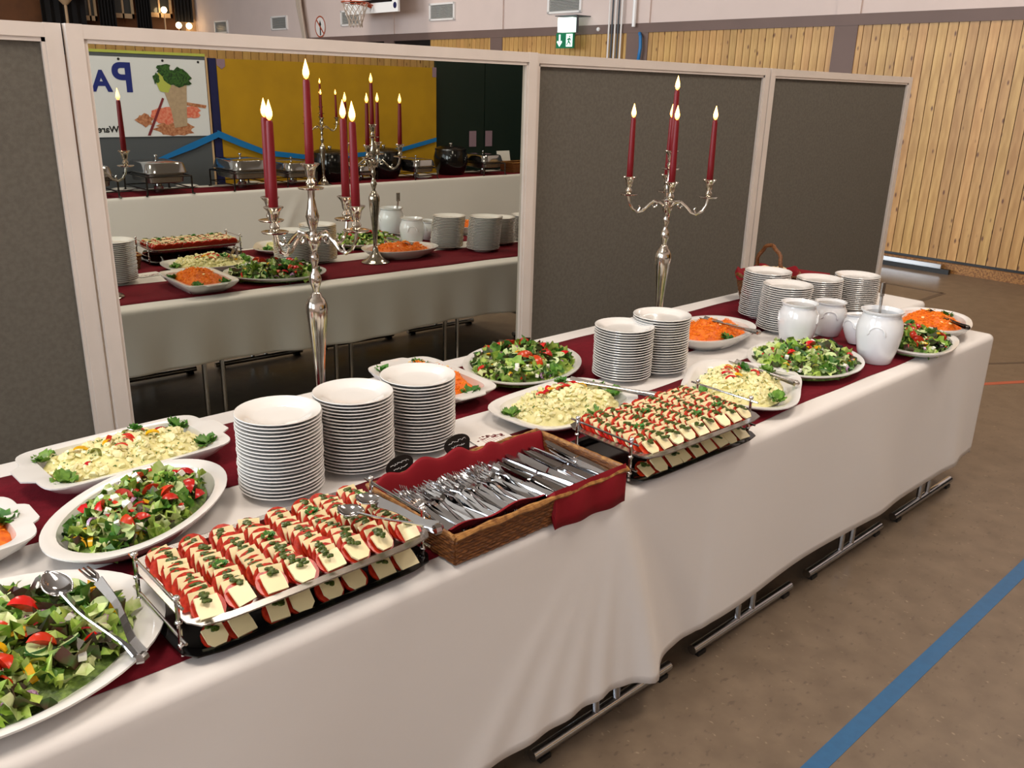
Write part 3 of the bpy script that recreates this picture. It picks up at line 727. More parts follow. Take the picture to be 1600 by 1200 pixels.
def potato(label, x_, y_, rz, a, b_, h, z0, n_, garn, seed, peps):
    random.seed(seed)
    t = thing('potato_salad', label, 'salad', (x_, y_, TZ), rz, 'potato salads')
    o = mound(a, b_, h, z0, .022, 22, n_, seed, 22, 72).obj('potato_heap', 'potato', t); o['kind'] = 'stuff'
    b = MB()
    for k in range(330):
        r = sqrt(RND()) * .93; th = U(0, 6.28); u, v = r * cos(th), r * sin(th)
        f = (abs(cos(th)) ** n_ + abs(sin(th)) ** n_) ** (-1 / n_); u *= f; v *= f
        z = z0 + mound_h(u / f, v / f, h) + .022 * noise.noise(Vector((u * a * 22 + seed, v * b_ * 22, seed)))
        T = Matrix.Translation((u * a, v * b_, z + .002)) @ Euler(ra()).to_matrix().to_4x4(); s_ = U(.007, .016)
        b.ball((0, 0, 0), 1, None, 6, 3); q = b.v[-24:]; b.v[-24:] = [tuple(T @ Vector((p[0] * s_, p[1] * s_ * .9, p[2] * s_ * .45))) for p in q]
    o = b.obj('potato_slices', 'potato2', t); o['kind'] = 'stuff'
    b = MB()
    for k in range(300):
        r = sqrt(RND()) * .9; th = U(0, 6.28); u, v = r * cos(th), r * sin(th); z = z0 + mound_h(u, v, h) + .022 * noise.noise(Vector((u * a * 22 + seed, v * b_ * 22, seed))) + .005
        T = Matrix.Translation((u * a, v * b_, z)) @ Euler(ra()).to_matrix().to_4x4(); s_ = U(.0015, .004); b.box((-s_, -s_ * .5, 0), (s_, s_ * .5, .0012), None, T)
    o = b.obj('chopped_chives', 'herb', t, smooth=False); o['kind'] = 'stuff'
    for (u, v, kind) in peps:
        z = z0 + mound_h(u, v, h) + .017
        me = {'r': PEPR, 'y': PEPY, 'o': OLIV, 'p': GARN}[kind]
        link(me.name.split('.')[0], me, t, (u * a, v * b_, z - (.006 if kind == 'p' else 0)), (U(-.4, .4), U(-.4, .4), U(0, 6)), U(1.0, 1.4) * (.6 if kind == 'p' else 1))
    for (u, v) in garn: link('lettuce_garnish', GARN2 if seed % 2 else GARN, t, (u * a * .93, v * b_ * .93, z0 + .008), (U(-.2, .2), U(-.2, .2), U(0, 6)), 1.0)
    return t
dish(0, 'gratin_dish', 'long white gratin dish with end handles at the far left', 'dish', -.532, .962, radians(2), .245, .150, .055, 7, .028)
potato('potato salad in the long gratin dish at the far left', -.532, .962, radians(2), .205, .118, .048, .032, 3, [(-.98, -.75), (.98, -.75), (.92, .8), (-.95, .72)], 11,
       [(-.25, .0, 'y'), (-.18, .1, 'r'), (.05, -.05, 'r'), (.02, -.15, 'r'), (.35, -.02, 'y'), (-.5, .15, 'y'), (.3, .45, 'r'), (.25, .3, 'o'), (.5, .25, 'r'), (-.4, -.2, 'o'), (.2, .3, 'p'), (-.12, -.3, 'r'), (-.6, -.5, 'r'), (.65, .5, 'o'), (-.85, -.4, 'r'), (.1, .5, 'o')])
dish(0, 'square_platter', 'white rectangular platter of potato salad left of the right tomato tray', 'platter', .695, .515, radians(3), .255, .168, .038, 3.6)
potato('potato salad with pepper strips left of the right tomato tray', .69, .515, radians(3), .212, .132, .058, .016, 2.6, [(-1.0, .35), (1.03, .2), (.0, -1.0), (1.02, -.4)], 13,
       [(-.35, .25, 'r'), (-.25, .2, 'r'), (-.15, .25, 'y'), (0, .15, 'r'), (.12, .1, 'r'), (.45, .3, 'r'), (.5, .1, 'y'), (.3, .5, 'p'), (.2, .3, 'r'), (.0, .5, 'r'), (.6, .45, 'y')])
dish(0, 'square_platter', 'white rectangular platter of potato salad right of the right tomato tray', 'platter', 1.335, .265, radians(28), .262, .205, .036, 3.2, 0, None, .06)
potato('potato salad with red pepper and a lettuce tip right of the right tomato tray', 1.33, .27, radians(28), .205, .15, .05, .016, 2.4, [(-.85, .85), (.95, -.55), (-.6, -.95)], 15,
       [(-.1, .3, 'r'), (.05, .35, 'r'), (.2, .3, 'r'), (-.2, .1, 'y'), (0, .1, 'r'), (.1, .0, 'p'), (.3, .1, 'r'), (.15, -.35, 'r'), (.2, -.3, 'r'), (-.3, .2, 'r'), (.35, .3, 'y'), (-.15, .2, 'r')])
def carrots(label, x_, y_, rz, a, b_, h, z0, n_, garn, seed):
    random.seed(seed)
    t = thing('carrot_salad', label, 'salad', (x_, y_, TZ), rz, 'carrot salads')
    o = mound(a, b_, h, z0, .020, 26, n_, seed, 18, 56).obj('carrot_heap', 'carrot', t); o['kind'] = 'stuff'
    b = MB()
    for k in range(900):
        r = sqrt(RND()) * .98; th = U(0, 6.28); u, v = r * cos(th), r * sin(th)
        z = z0 + mound_h(u, v, h) + .020 * noise.noise(Vector((u * a * 26 + seed, v * b_ * 26, seed))) + U(-.001, .005)
        d = U(0, 6.28); L_ = U(.008, .02); c = U(-.006, .006)
        p = Vector((u * a, v * b_, z)); e = Vector((cos(d), sin(d), U(-.5, .5))) * L_ / 2; s_ = Vector((-sin(d), cos(d), U(-.5, .5))) * c
        b.tube([p - e, p + s_, p + e], .0013, 3)
    o = b.obj('carrot_shreds', 'carrot2', t, smooth=False); o['kind'] = 'stuff'
    for k in range(9):
        u, v = U(-.6, .6), U(-.6, .6); b = None
        link('almond_flake', ALM, t, (u * a, v * b_, z0 + mound_h(u, v, h) + .015), (U(-.4, .4), U(-.4, .4), U(0, 6)), U(.8, 1.3))
    for (u, v) in garn: link('lettuce_garnish', GARN, t, (u * a, v * b_, z0 + .004), (U(-.2, .2), U(-.2, .2), U(0, 6)), 1.05)
    return t
ALM = disc('almond_flake', .006, .0012, 'almond', 'almond', 8)
dish(0, 'gratin_dish', 'white rectangular carrot dish cut off by the left edge of the picture', 'dish', -1.055, .728, radians(1), .215, .145, .055, 6, .02)
carrots('grated carrot salad at the left edge with a lettuce tuft', -1.055, .728, radians(1), .185, .118, .06, .03, 3, [(.95, .1), (-.9, -.6)], 21)
dish(0, 'gratin_dish', 'white rectangular carrot dish behind the third plate stack', 'dish', .475, .94, radians(88), .225, .140, .055, 6, .02)
carrots('grated carrot salad behind the third plate stack', .475, .94, radians(88), .185, .11, .06, .03, 3, [(-.98, -.3), (.95, .7), (.9, -.6), (-.4, .95)], 22)
dish(0, 'oval_bowl', 'oval white carrot bowl between the middle plate stacks and the leaning stack', 'bowl', 1.80, .735, radians(5), .245, .165, .055, 2.3)
carrots('grated carrot salad with metal tongs on its right side', 1.80, .735, radians(5), .2, .125, .05, .03, 2.2, [(-.3, -.95)], 23)
dish(0, 'oval_bowl', 'oval white carrot bowl on the far right corner of the table', 'bowl', 2.765, .205, radians(22), .225, .165, .055, 2.5)
carrots('grated carrot salad on the far right corner under dark tongs', 2.765, .205, radians(22), .185, .125, .045, .03, 2.2, [(-.75, .75), (.8, -.5)], 24)

# ------------------------------------------------------------ crocks
def crock(x_, y_, R, H, tilt, rz, label, fill):
    b = MB()
    b.lathe([(R * .55, 0), (R * .66, 0), (R * .70, .004), (R * .84, H * .2), (R * .97, H * .45), (R, H * .62), (R * .95, H * .78), (R * .82, H * .90), (R * .80, H * .93), (R * .92, H * .975), (R * .93, H), (R * .86, H), (R * .76, H * .93), (R * .80, H * .85), (R * .9, H * .6), (R * .7, H * .12), (.002, H * .1)], 36)
    o = b.obj('crock', 'crock', None, (x_, y_, TZ + abs(sin(tilt)) * R * .6), (tilt, 0, rz)); tag(o, label, 'pot', 'white crocks')
    def hand(sg):
        b = MB(); pts = []
        for k in range(13):
            a = pi * 1.25 * k / 12 - pi * .12; lat = .030 * cos(a) * -1; zz = H * .62 + .022 * sin(a) * 1.1
            if k == 0 or k == 12: lat *= 1.25
            ang = lat / R; pts.append((sg * (R - .0005 - .25 * abs(zz - H * .62) + (.002 if 0 < k < 12 else 0)) * cos(ang), R * sin(ang) * sg, zz))
        b.tube(pts, .0042, 8); b.obj('handle', 'crock', o)
    hand(1); hand(-1)
    if fill:
        b = MB(); b.lathe([(R * .7, H * .8), (.01, H * .81)], 24); b.obj('dressing', 'dressing', o)
    return o
crock(2.10, .145, .088, .212, 0, radians(-162), 'tallest white crock in front, with a ladle standing in it', False)
crock(2.055, .475, .082, .185, 0, radians(-60), 'white crock left of the others, filled with creamy dressing', True)
crock(2.325, .475, .074, .150, 0, radians(-150), 'white crock behind, between the left one and the low one', True)
crock(2.29, .305, .070, .125, radians(-7), radians(-20), 'lowest white crock, slightly tilted, between the tall one and the others', True)
# ladle in the tall crock
t = thing('ladle', 'steel ladle standing in the tallest crock', 'ladle', (2.12, .16, .80))
x = MB(); x.tube([(0, 0, 0), (.01, .008, .1), (.018, .016, .21)], [.006, .005, .007], 6); x.box((.006, .012, .20), (.032, .019, .255)); x.obj('handle', 'brush', t)
x = MB(); x.ball((0, 0, -.02), (.026, .026, .018), None, 12, 6); x.obj('bowl', 'steel', t)

# ------------------------------------------------------------ tongs
def tongs(hx, hy, hz, tx, ty, tz, spread, style, label, m='steel', w=.009):
    h = Vector((hx, hy, hz)); e = Vector((tx, ty, tz)); d = e - h; L_ = d.length
    t = thing('serving_tongs', label, 'tongs', h, math.atan2(d.y, d.x), 'serving tongs on the dishes')
    pit = -math.asin(max(-1, min(1, d.z / L_)))
    t.rotation_euler = (0, pit, math.atan2(d.y, d.x))
    for sg in (1, -1):
        b = MB(); n = 10; vs = []; fs = []
        for i in range(n + 1):
            u = i / n; X = u * L_ * (.78 if style else 1); yc = sg * (.004 + spread * .5 * smooth01(u * 1.3) * (1 if not style else 1)); zc = .012 * sin(u * pi) * sg * .3
            ww = w * (1 - .35 * sin(u * pi)) * (1.2 if u < .2 else 1)
            for (oy, oz) in ((-.0016, -ww), (.0016, -ww), (.0016, ww), (-.0016, ww)): vs.append((X, yc + .62 * oy + .78 * oz * sg, zc + .62 * oz - .78 * oy * sg))
        for i in range(n):
            a = i * 4; c = a + 4
            for q in range(4): fs.append((a + q, a + (q + 1) % 4, c + (q + 1) % 4, c + q))
        fs += [(0, 3, 2, 1), (n * 4, n * 4 + 1, n * 4 + 2, n * 4 + 3)]
        b.add(vs, fs); b.obj('arm', m, t, smooth=False)
        if style:
            b = MB(); cx = L_ * .78; yc = sg * (.004 + spread * .5)
            if style == 2 and sg < 0:                             # fork end
                for q in (-1, 0, 1):
                    b.tube([(cx, yc, 0), (cx + L_ * .08, yc + q * .008, -.004), (cx + L_ * .22, yc + q * .008, -.012)], [.004, .003, .002], 6)
            else:
                n = 12; N = 10; vs = []; fs = []
                for i in range(n + 1):
                    u = i / n; W_ = .027 * sin(pi * min(1, .12 + u * .88)) ** .7 if u < 1 else .002
                    for k in range(N + 1):
                        v = k / N * 2 - 1; vs.append((cx - .004 + u * L_ * .28, yc + W_ * v, -.012 * (1 - v * v) * sin(pi * u) + .001))
                for i in range(n):
                    for k in range(N): a = i * (N + 1) + k; fs.append((a, a + 1, a + N + 2, a + N + 1))
                b.add(vs, fs)
            o = b.obj('spoon_end' if not (style == 2 and sg < 0) else 'fork_end', m, t)
            if not (style == 2 and sg < 0):
                md = o.modifiers.new('thickness', 'SOLIDIFY'); md.thickness = .0012
    b = MB(); b.tube([(-.002, -.008, 0), (-.006, 0, 0), (-.002, .008, 0)], w * .9, 8); b.obj('hinge', m, t)
    return t
tongs(-.835, .055, .795, -.862, .345, .845, .055, 2, 'salad tongs with spoon and fork ends on the bottom left salad', 'steel', .010)
tongs(-.262, -.04, .885, -.335, .165, .890, .055, 1, 'spoon ended tongs across the right end of the left tomato tray', 'steel', .012)
tongs(.925, .315, .81, .80, .60, .815, .02, 0, 'flat steel tongs between the left potato platter and the right tomato tray', 'brush', .011)
tongs(1.845, .53, .822, 1.835, .80, .828, .022, 0, 'flat steel tongs on the carrot bowl by the middle plate stacks', 'brush', .010)
tongs(1.43, .115, .80, 1.475, .40, .80, .022, 0, 'flat steel tongs on the right edge of the right potato platter', 'brush', .010)
tongs(1.98, .24, .80, 2.06, .34, .80, .022, 0, 'short dark tongs lying between salad platter and crocks', 'darksteel', .010)
tongs(2.34, -.01, .80, 2.52, .22, .81, .03, 1, 'dark spoon tongs on the small salad near the corner', 'darksteel', .008)
tongs(2.70, .03, .81, 2.86, .28, .815, .022, 0, 'dark flat tongs on the corner carrot bowl', 'darksteel', .010)

# ------------------------------------------------------------ tomato mozzarella stands
TOM = disc('tomato_slice', .0295, .005, 'tomato', 'tomflesh', 16)
def chz(kind):
    b = MB(); q_ = .90
    if kind == 0: pts = [(-.023, -.023), (.023, -.023), (.0245, 0), (.023, .023), (-.023, .023), (-.0245, 0)]
    elif kind == 1: pts = [(-.021, -.024), (.022, -.021), (.023, .022), (-.022, .023)]
    else: pts = [(-.023, .022), (-.023, -.010), (-.014, -.023), (.012, -.024), (.023, -.012), (.023, .022)]
    b.poly([(x_ * q_, y_ * q_) for x_, y_ in pts], 0, .0045); return b.mesh('mozzarella_slice', 'mozz', False)
CHZ = [chz(0), chz(1), chz(2)]
def tray(L_, W_, depth, m, lip=.018):
    P = sup(9, 48); b = MB(); vs = []; fs = []; N = 48
    prof = [(0, .0), (0, .003)] ; vs = []
    rings = [(-lip - .004, -.0), (0, depth - .002), (0, depth), (-lip, depth - .001), (-lip - .006, .002), (-L_, .002)]
    rings = [(lip + .006, 0), (lip, depth - .003), (0, depth - .003), (0, depth), (lip, depth), (lip + .006, .003), (W_ / 2 - .002, .003)]
    for ins, z in rings:
        for px, py in P: vs.append((px * max(L_ / 2 - ins, .01), py * max(W_ / 2 - ins, .002), z))
    for i in range(len(rings) - 1):
        for k in range(N): fs.append((i * N + k, i * N + (k + 1) % N, (i + 1) * N + (k + 1) % N, (i + 1) * N + k))
    fs.append(tuple(range(N))[::-1]); fs.append(tuple((len(rings) - 1) * N + k for k in range(N)))
    b.add(vs, fs); return b
def caprese(cx, cy, rz, side, cols, rows, seed, pitch, chamf):
    random.seed(seed)
    t = thing('tiered_serving_stand', 'two tier steel serving stand, ' + side, 'serving stand', (cx, cy, TZ), rz)
    o = tray(.56, .325, .016, 'blacktray').obj('lower_tray', 'blacktray', t, (.0, .012, .004))
    o = tray(.54, .325, .020, 'brush', .020).obj('upper_tray', 'brush', t, (0, 0, .068))
    for sx in (-1, 1):
        for sy in (-1, 1):
            x = MB(); x.tube([(sx * .272, sy * .10, .008), (sx * .272, sy * .10, .125)], .0045, 8); p = x.obj('post', 'chrome', t)
            for zz in (.03, .078, .128):
                x = MB(); x.ball((sx * .272, sy * .10, zz), (.0075, .0075, .006), None, 10, 6); x.obj('knob', 'chrome', p)
        for zz in (.045, .118):
            x = MB(); x.tube([(sx * .272, -.125, zz), (sx * .272, .125, zz)], .0032, 8); x.obj('end_rail', 'chrome', t)
    R_ = Matrix.Translation((cx, cy, TZ)) @ Matrix.Rotation(rz, 4, 'Z')
    def put(name, me, p, rot, sc, lab, cat, grp):
        m = R_ @ Matrix.Translation(p) @ Euler(rot).to_matrix().to_4x4() @ Matrix.Scale(sc, 4)
        o = bpy.data.objects.new(name, me); C.objects.link(o); o.matrix_world = m; return tag(o, lab, cat, grp)
    x0 = -.50 / 2 + .034; dx = (.50 - .068) / (cols - 1); ang = radians(48)
    for tier, (zb, rr) in enumerate(((.072, rows), (.004, 1))):
        wh = ('upper' if tier == 0 else 'lower') + ' tier, ' + side
        for c in range(cols):
            jx = U(-.004, .004); y = -.118 if tier == 0 else -.112; pts = []
            col = ORD[c] + ' column'
            for r in range(rr):
                xx = x0 + c * dx + jx + U(-.004, .004); tw = U(-.30, .30) if r else U(-.12, .12); aa = ang + U(-.06, .06) - (.25 if r == 0 else 0)
                row = ', ' + (ORD[r] + ' from front, ' if tier == 0 else '') + col + ', '
                put('mozzarella_slice', random.choice(CHZ), (xx, y, zb + .0255), (aa, U(-.10, .10), tw), U(.95, 1.1), 'pale mozzarella slice' + row + wh, 'cheese', 'mozzarella slices on the ' + wh)
                put('tomato_slice', TOM, (xx + U(-.005, .005), y + .008, zb + .0190), (aa, U(-.08, .08), tw * .5), U(.92, 1.08), 'red tomato slice' + row + wh, 'tomato', 'tomato slices on the ' + wh)
                pts.append((xx + U(-.003, .003) + .006 * sin(r * .9 + c), y + .006, zb + .041))
                y += pitch
            if tier == 1:
                if c % 2: continue
                pts = pts[:1]
            b = MB()
            for i, (px, py, pz) in enumerate(pts):
                if tier == 0 and (c * 5 + i + seed) % 9 == 0: continue
                for q in range(7): b.ball((px + U(-.007, .007), py + U(-.012, .012), pz + U(-.003, .002)), (U(.004, .009), U(.004, .009), .003), None, 6, 3)
            o = b.obj('pesto_trail', 'pesto'); o.matrix_world = R_; tag(o, 'dark green pesto spooned over the ' + col + ', ' + wh, 'sauce', 'pesto on the ' + wh); o['kind'] = 'stuff'
            if tier == 0 and c % 2 == 1:
                o = link('basil_sprig', GARN, None); o.matrix_world = R_ @ Matrix.Translation((x0 + c * dx, U(-.10, .08), zb + .036)) @ Matrix.Scale(.5, 4); tag(o, 'small green herb sprig on the ' + col + ', ' + wh, 'herb', 'herb sprigs on the ' + wh)
caprese(-.487, .168, 0, 'left tomato tray', 8, 11, 31, .0222, 0)
caprese(.722, .125, radians(-1.5), 'right tomato tray', 9, 11, 33, .0222, 0)

# ------------------------------------------------------------ cutlery basket
def wicker_box(t, x0, x1, y0, y1, z0, h, lean, ns, r, parts=('front', 'back', 'left', 'right')):
    """stacked woven strands, one part per side"""
    def edge(k):
        e = lean * k / ns
        return (x0 - e, y0 - e), (x1 + e, y0 - e), (x1 + e, y1 + e), (x0 - e, y1 + e)
    for s_ in range(4):
        b = MB()
        for k in range(ns):
            c = edge(k); p, q = Vector(c[s_] + (0,)), Vector(c[(s_ + 1) % 4] + (0,)); L_ = (q - p).length; n = max(4, int(L_ / .012)); d = (q - p).normalized(); nn = Vector((d.y, -d.x, 0))
            pts = []
            for i in range(n + 1):
                w = .0011 * (1 if (i + k) % 2 else -1) + U(-.0007, .0007); pp = p + d * L_ * i / n + nn * w; pts.append((pp.x, pp.y, z0 + .006 + k * h / ns + U(-.001, .001)))
            b.tube(pts, r, 5)
        b.obj('woven_side', 'wicker', t)
    c = edge(ns); b = MB()
    for j, off in enumerate((0, .006, -.005)):
        pts = []
        for s_ in range(4):
            p, q = Vector(c[s_] + (0,)), Vector(c[(s_ + 1) % 4] + (0,)); L_ = (q - p).length; n = int(L_ / .02)
            for i in range(n): pp = p + (q - p) * i / n; pts.append((pp.x, pp.y + off * .6, z0 + h + .002 + .0022 * sin(i * 1.1 + j * 2.1)))
        pts.append(pts[0]); b.tube(pts, .0055, 6)
    b.obj('braided_rim', 'wicker2', t)
    b = MB(); b.box((x0, y0, z0), (x1, y1, z0 + .008)); b.obj('base', 'wickerd', t, smooth=False)
bx0, bx1, by0, by1 = -.175, .372, .002, .312
t = thing('wicker_basket', 'flat rectangular wicker basket full of cutlery at the front edge', 'basket', (0, 0, 0))
wicker_box(t, bx0, bx1, by0, by1, TZ, .075, .012, 9, .0055)
# napkin liner with raised crumpled back and an overhanging front right flap
b = MB(); nx, ny = 60, 34; vs = []
def liner(u, v):
    xx = bx0 - .006 + (bx1 - bx0 + .012) * u; z_in = TZ + .022 + .012 * v; zr = TZ + .088
    nz = noise.noise(Vector((u * 9, v * 5, 3)))
    if v < .16:
        f = v / .16
        if u < .52:                                               # napkin edge just at the rim
            e = (1 - f); y = by0 + .012 - .004 * e; z = z_in + (zr + .006 * sin(u * 22) - z_in) * smooth01(e * 1.05)
            y += .05 * f
        else:                                                     # hangs over the rim and down the front
            ff = f * 2
            if ff < 1:
                y = by0 - .020 - .004 * sin(u * 30); z = TZ - .006 + (zr + .004 - TZ) * smooth01(ff) - .012 * (u - .52) * (1 - ff)
            else: y = by0 - .020 + .085 * (ff - 1); z = zr + .004 + (z_in - zr) * smooth01(ff - 1) if ff > 1.25 else zr + .006
    elif v > .84:
        f = (v - .84) / .16; y = by1 - .035 + .028 * f + .004 * nz; hump = .024 * (sin(pi * min(1, u / .62)) ** .7 if u < .62 else .25 * (1 - (u - .62) / .38)) + .009 * sin(u * 31) * (1 if u < .75 else .3)
        z = z_in + (zr + hump - z_in) * smooth01(f) + .004 * nz
    else: y = by0 + .062 + (by1 - by0 - .097) * (v - .16) / .68; z = z_in + .003 * nz
    return (xx, y, z)
for i in range(nx + 1):
    for j in range(ny + 1): vs.append(liner(i / nx, j / ny))
fs = [(i * (ny + 1) + j, (i + 1) * (ny + 1) + j, (i + 1) * (ny + 1) + j + 1, i * (ny + 1) + j + 1) for i in range(nx) for j in range(ny)]
b.add(vs, fs); o = b.obj('napkin_liner', 'napkin'); md = o.modifiers.new('thickness', 'SOLIDIFY'); md.thickness = .001
tag(o, 'wine red napkin lining the cutlery basket and hanging over its front', 'napkin')
def fork_mesh():
    b = MB(); n = 16; vs = []; fs = []                            # y from handle end (0) to tines (.2)
    prof = [(0, .0105, .000), (.03, .010, .001), (.07, .0065, .003), (.105, .0042, .007), (.122, .0045, .010), (.135, .0105, .007), (.145, .0125, .004), (.150, .0125, .003)]
    for y, w, z in prof: vs += [(-w, y, z), (w, y, z), (w, y, z - .0025), (-w, y, z - .0025)]
    for i in range(len(prof) - 1):
        a = i * 4; c = a + 4
        for q in range(4): fs.append((a + q, a + (q + 1) % 4, c + (q + 1) % 4, c + q))
    fs += [(0, 3, 2, 1), (28, 29, 30, 31)]
    b.add(vs, fs)
    for q in (-1.5, -.5, .5, 1.5):
        cx = q * .0068; vs = []; fs = []
        for y, z, w in ((.149, .003, .0021), (.170, .001, .0019), (.190, .006, .0015), (.200, .011, .0008)):
            vs += [(cx - w, y, z), (cx + w, y, z), (cx + w, y, z - .002), (cx - w, y, z - .002)]
        for i in range(3):
            a = i * 4; c = a + 4
            for k in range(4): fs.append((a + k, a + (k + 1) % 4, c + (k + 1) % 4, c + k))
        fs.append((12, 13, 14, 15)); b.add(vs, fs)
    return b.mesh('fork', 'steel')
def knife_mesh():
    b = MB(); vs = []; fs = []
    prof = [(0, -.0095, .0095, .004), (.02, -.010, .010, .004), (.09, -.007, .007, .004), (.105, -.006, .006, .0035), (.112, -.010, .007, .001), (.17, -.011, .008, .0008), (.205, -.009, .008, .0007), (.222, -.001, .0078, .0006)]
    for y, a, c, h in prof: vs += [(a, y, h), (c, y, h), (c, y, -h), (a, y, -h)]
    for i in range(len(prof) - 1):
        a = i * 4; c = a + 4
        for q in range(4): fs.append((a + q, a + (q + 1) % 4, c + (q + 1) % 4, c + q))
    fs += [(0, 3, 2, 1), (28, 29, 30, 31)]
    b.add(vs, fs); return b.mesh('knife', 'steel', False)
FORK, KNIFE = fork_mesh(), knife_mesh()
random.seed(5)
for row, (yy, zz, n) in enumerate(((.092, .030, 32), (.058, .046, 32), (.022, .061, 32))):
    for k in range(n):
        xx = -.160 + k * .0090 + U(-.001, .001)
        o = link('fork', FORK, None, (xx, yy + U(-.004, .004) + .006 * sin(k * .5), TZ + zz + .002 * sin(k * .7)), (radians(U(2, 6)), radians(U(-75, -15) if k % 3 else U(10, 40)), U(-.06, .06)), 1.05)
        tag(o, ORD[k] + ' steel fork from the left, ' + ('back', 'middle', 'front')[row] + ' layer of the cutlery basket', 'fork', 'forks in the cutlery basket')
for row, (yy, zz, n) in enumerate(((.070, .036, 20), (.020, .055, 20))):
    for k in range(n):
        xx = .125 + k * .0122 + U(-.002, .002)
        o = link('knife', KNIFE, None, (xx, yy + U(-.010, .010), TZ + zz + (k % 3) * .002), (radians(U(1, 6)), radians(U(-80, 30)), U(-.10, .14)), 1.03)
        tag(o, ORD[k] + ' steel knife from the left, ' + ('back', 'front')[row] + ' layer of the cutlery basket', 'knife', 'knives in the cutlery basket')
# black fan shaped dish cards behind the basket
def card(x_, y_, rz, label, seed):
    t = thing('dish_card', label, 'sign', (x_, y_, TZ), rz, 'black dish cards')
    T = Matrix.Translation((0, 0, 0)) @ Matrix.Rotation(radians(72), 4, 'X'); b = MB(); n = 12
    pts = [(-.03, 0), (.03, 0)] + [(.05 * cos(pi * k / n) * 1.0, .052 + .026 * sin(pi * k / n)) for k in range(n + 1)]
    b.poly(pts, 0, .003, None, T); b.obj('board', 'dark', t, smooth=False)
    b = MB(); rs = random.Random(seed)
    for line in range(3):
        pts = []; w = (.034, .026, .016)[line]
        for k in range(26): u = k / 25 * 2 - 1; pts.append(T @ Vector((u * w, .060 - line * .014 + rs.uniform(-.003, .003), .0036)))
        b.tube(pts, .0005, 4)
    b.obj('chalk_writing', 'white', t)
    x = MB(); x.box((-.02, 0, 0), (.02, .05, .003)); x.obj('stand', 'dark', t, smooth=False)
card(-.02, .41, radians(10), 'black fan shaped card with chalk writing before the middle plate stack', 3)
card(.19, .43, radians(6), 'black fan shaped card with chalk writing before the third plate stack', 4)
# flower print card
t = thing('flower_card', 'white card with small brown flower print lying behind the basket', 'card', (.36, .49, TZ), radians(-8))
x = MB(); x.box((-.06, -.05, 0), (.07, .05, .001)); x.obj('sheet', 'paper', t, smooth=False)
b = MB(); rs = random.Random(2)
for k in range(46):
    cx_ = -.045 + .1 * rs.random(); cy_ = .02 + .02 * rs.random() - abs(cx_) * .2
    b.poly([(cx_ + .004 * cos(a), cy_ + .003 * sin(a)) for a in (0, 1.3, 2.6, 3.9, 5.2)], .001, .0014)
for k in range(8): cx_ = -.03 + .01 * k; b.tube([(cx_, .02, .0013), (cx_ + .004, -.01, .0013)], .0005, 3)
b.obj('flower_print', 'print_r', t, smooth=False)

# ------------------------------------------------------------ handled basket
t = thing('bread_basket', 'oval wicker basket with a tall arched handle behind the leaning plate stack', 'basket', (2.70, 1.02, TZ), radians(-25))
a_, b_ = .165, .115
x = MB()
for k in range(12):
    s_ = .80 + .2 * k / 11; n = 48
    x.tube([(a_ * s_ * cos(2 * pi * i / n) * (1 + .018 * (1 if (i + k) % 2 else -1)), b_ * s_ * sin(2 * pi * i / n) * (1 + .018 * (1 if (i + k) % 2 else -1)), .006 + k * .0105) for i in range(n + 1)], .006, 5, cap=False)
x.obj('woven_side', 'wicker', t)
x = MB()
for ph in (0, 1.5): x.tube([(a_ * 1.03 * cos(2 * pi * i / 60), b_ * 1.03 * sin(2 * pi * i / 60), .135 + .005 * sin(i * 1.3 + ph)) for i in range(61)], .008, 6, cap=False)
x.obj('braided_rim', 'wicker', t)
x = MB(); x.lathe([(.8, 0), (.8, .008)], 24, None, Matrix.Diagonal((a_, b_, 1, 1))); x.obj('base', 'wickerd', t)
x = MB(); pts = [(.0 + .006 * sin(k * 1.4), b_ * 1.0 * cos(pi * k / 20), .13 + .15 * sin(pi * k / 20)) for k in range(21)]; x.tube(pts, .010, 7); x.obj('handle', 'wicker', t)
x = MB(); vs = []; fs = []; n = 40
for j in range(6):
    for i in range(n):
        a = 2 * pi * i / n; s_ = (1.08, 1.02, .95, .7, .4, .02)[j]; z = (.128, .152, .15, .118, .108, .105)[j] + (.016 * sin(a * 5 + 1) if j in (0, 1) else 0) + .008 * noise.noise(Vector((cos(a) * 3, sin(a) * 3, j)))
        vs.append((a_ * s_ * cos(a), b_ * s_ * sin(a), z))
for j in range(5):
    for i in range(n): fs.append((j * n + i, j * n + (i + 1) % n, (j + 1) * n + (i + 1) % n, (j + 1) * n + i))
x.add(vs, fs); o = x.obj('napkin_liner', 'napkin', None, (2.70, 1.02, TZ), (0, 0, radians(-25))); tag(o, 'wine red napkin lining the handled bread basket', 'napkin')
random.seed(12)
for i in range(7):
    x = MB(); x.ball((0, 0, 0), (.036, .024, .020), None, 12, 7)
    u, v = (-.09, -.05, .0, .04, .09, -.02, .06)[i], (.02, -.04, .03, -.04, .02, -.01, .045)[i]
    p = Matrix.Rotation(radians(-25), 3, 'Z') @ Vector((u, v, .142 + .018 * (i % 2)))
    o = x.obj('bread_roll', 'bread', None, (2.70 + p.x, 1.02 + p.y, TZ + p.z), (U(-.3, .3), U(-.3, .3), U(0, 3)))
    tag(o, ORD[i] + ' pale bread piece from the left in the handled basket', 'bread', 'bread in the handled basket')
# tall wine red napkin stack behind the stacks
x = MB(); x.box((-.13, -.09, 0), (.13, .09, .07)); o = x.obj('folded_napkins', 'napkin', None, (3.17, 1.06, .742), (0, 0, radians(12)), smooth=False)
tag(o, 'pile of folded wine red napkins behind the far plate stacks', 'napkins')

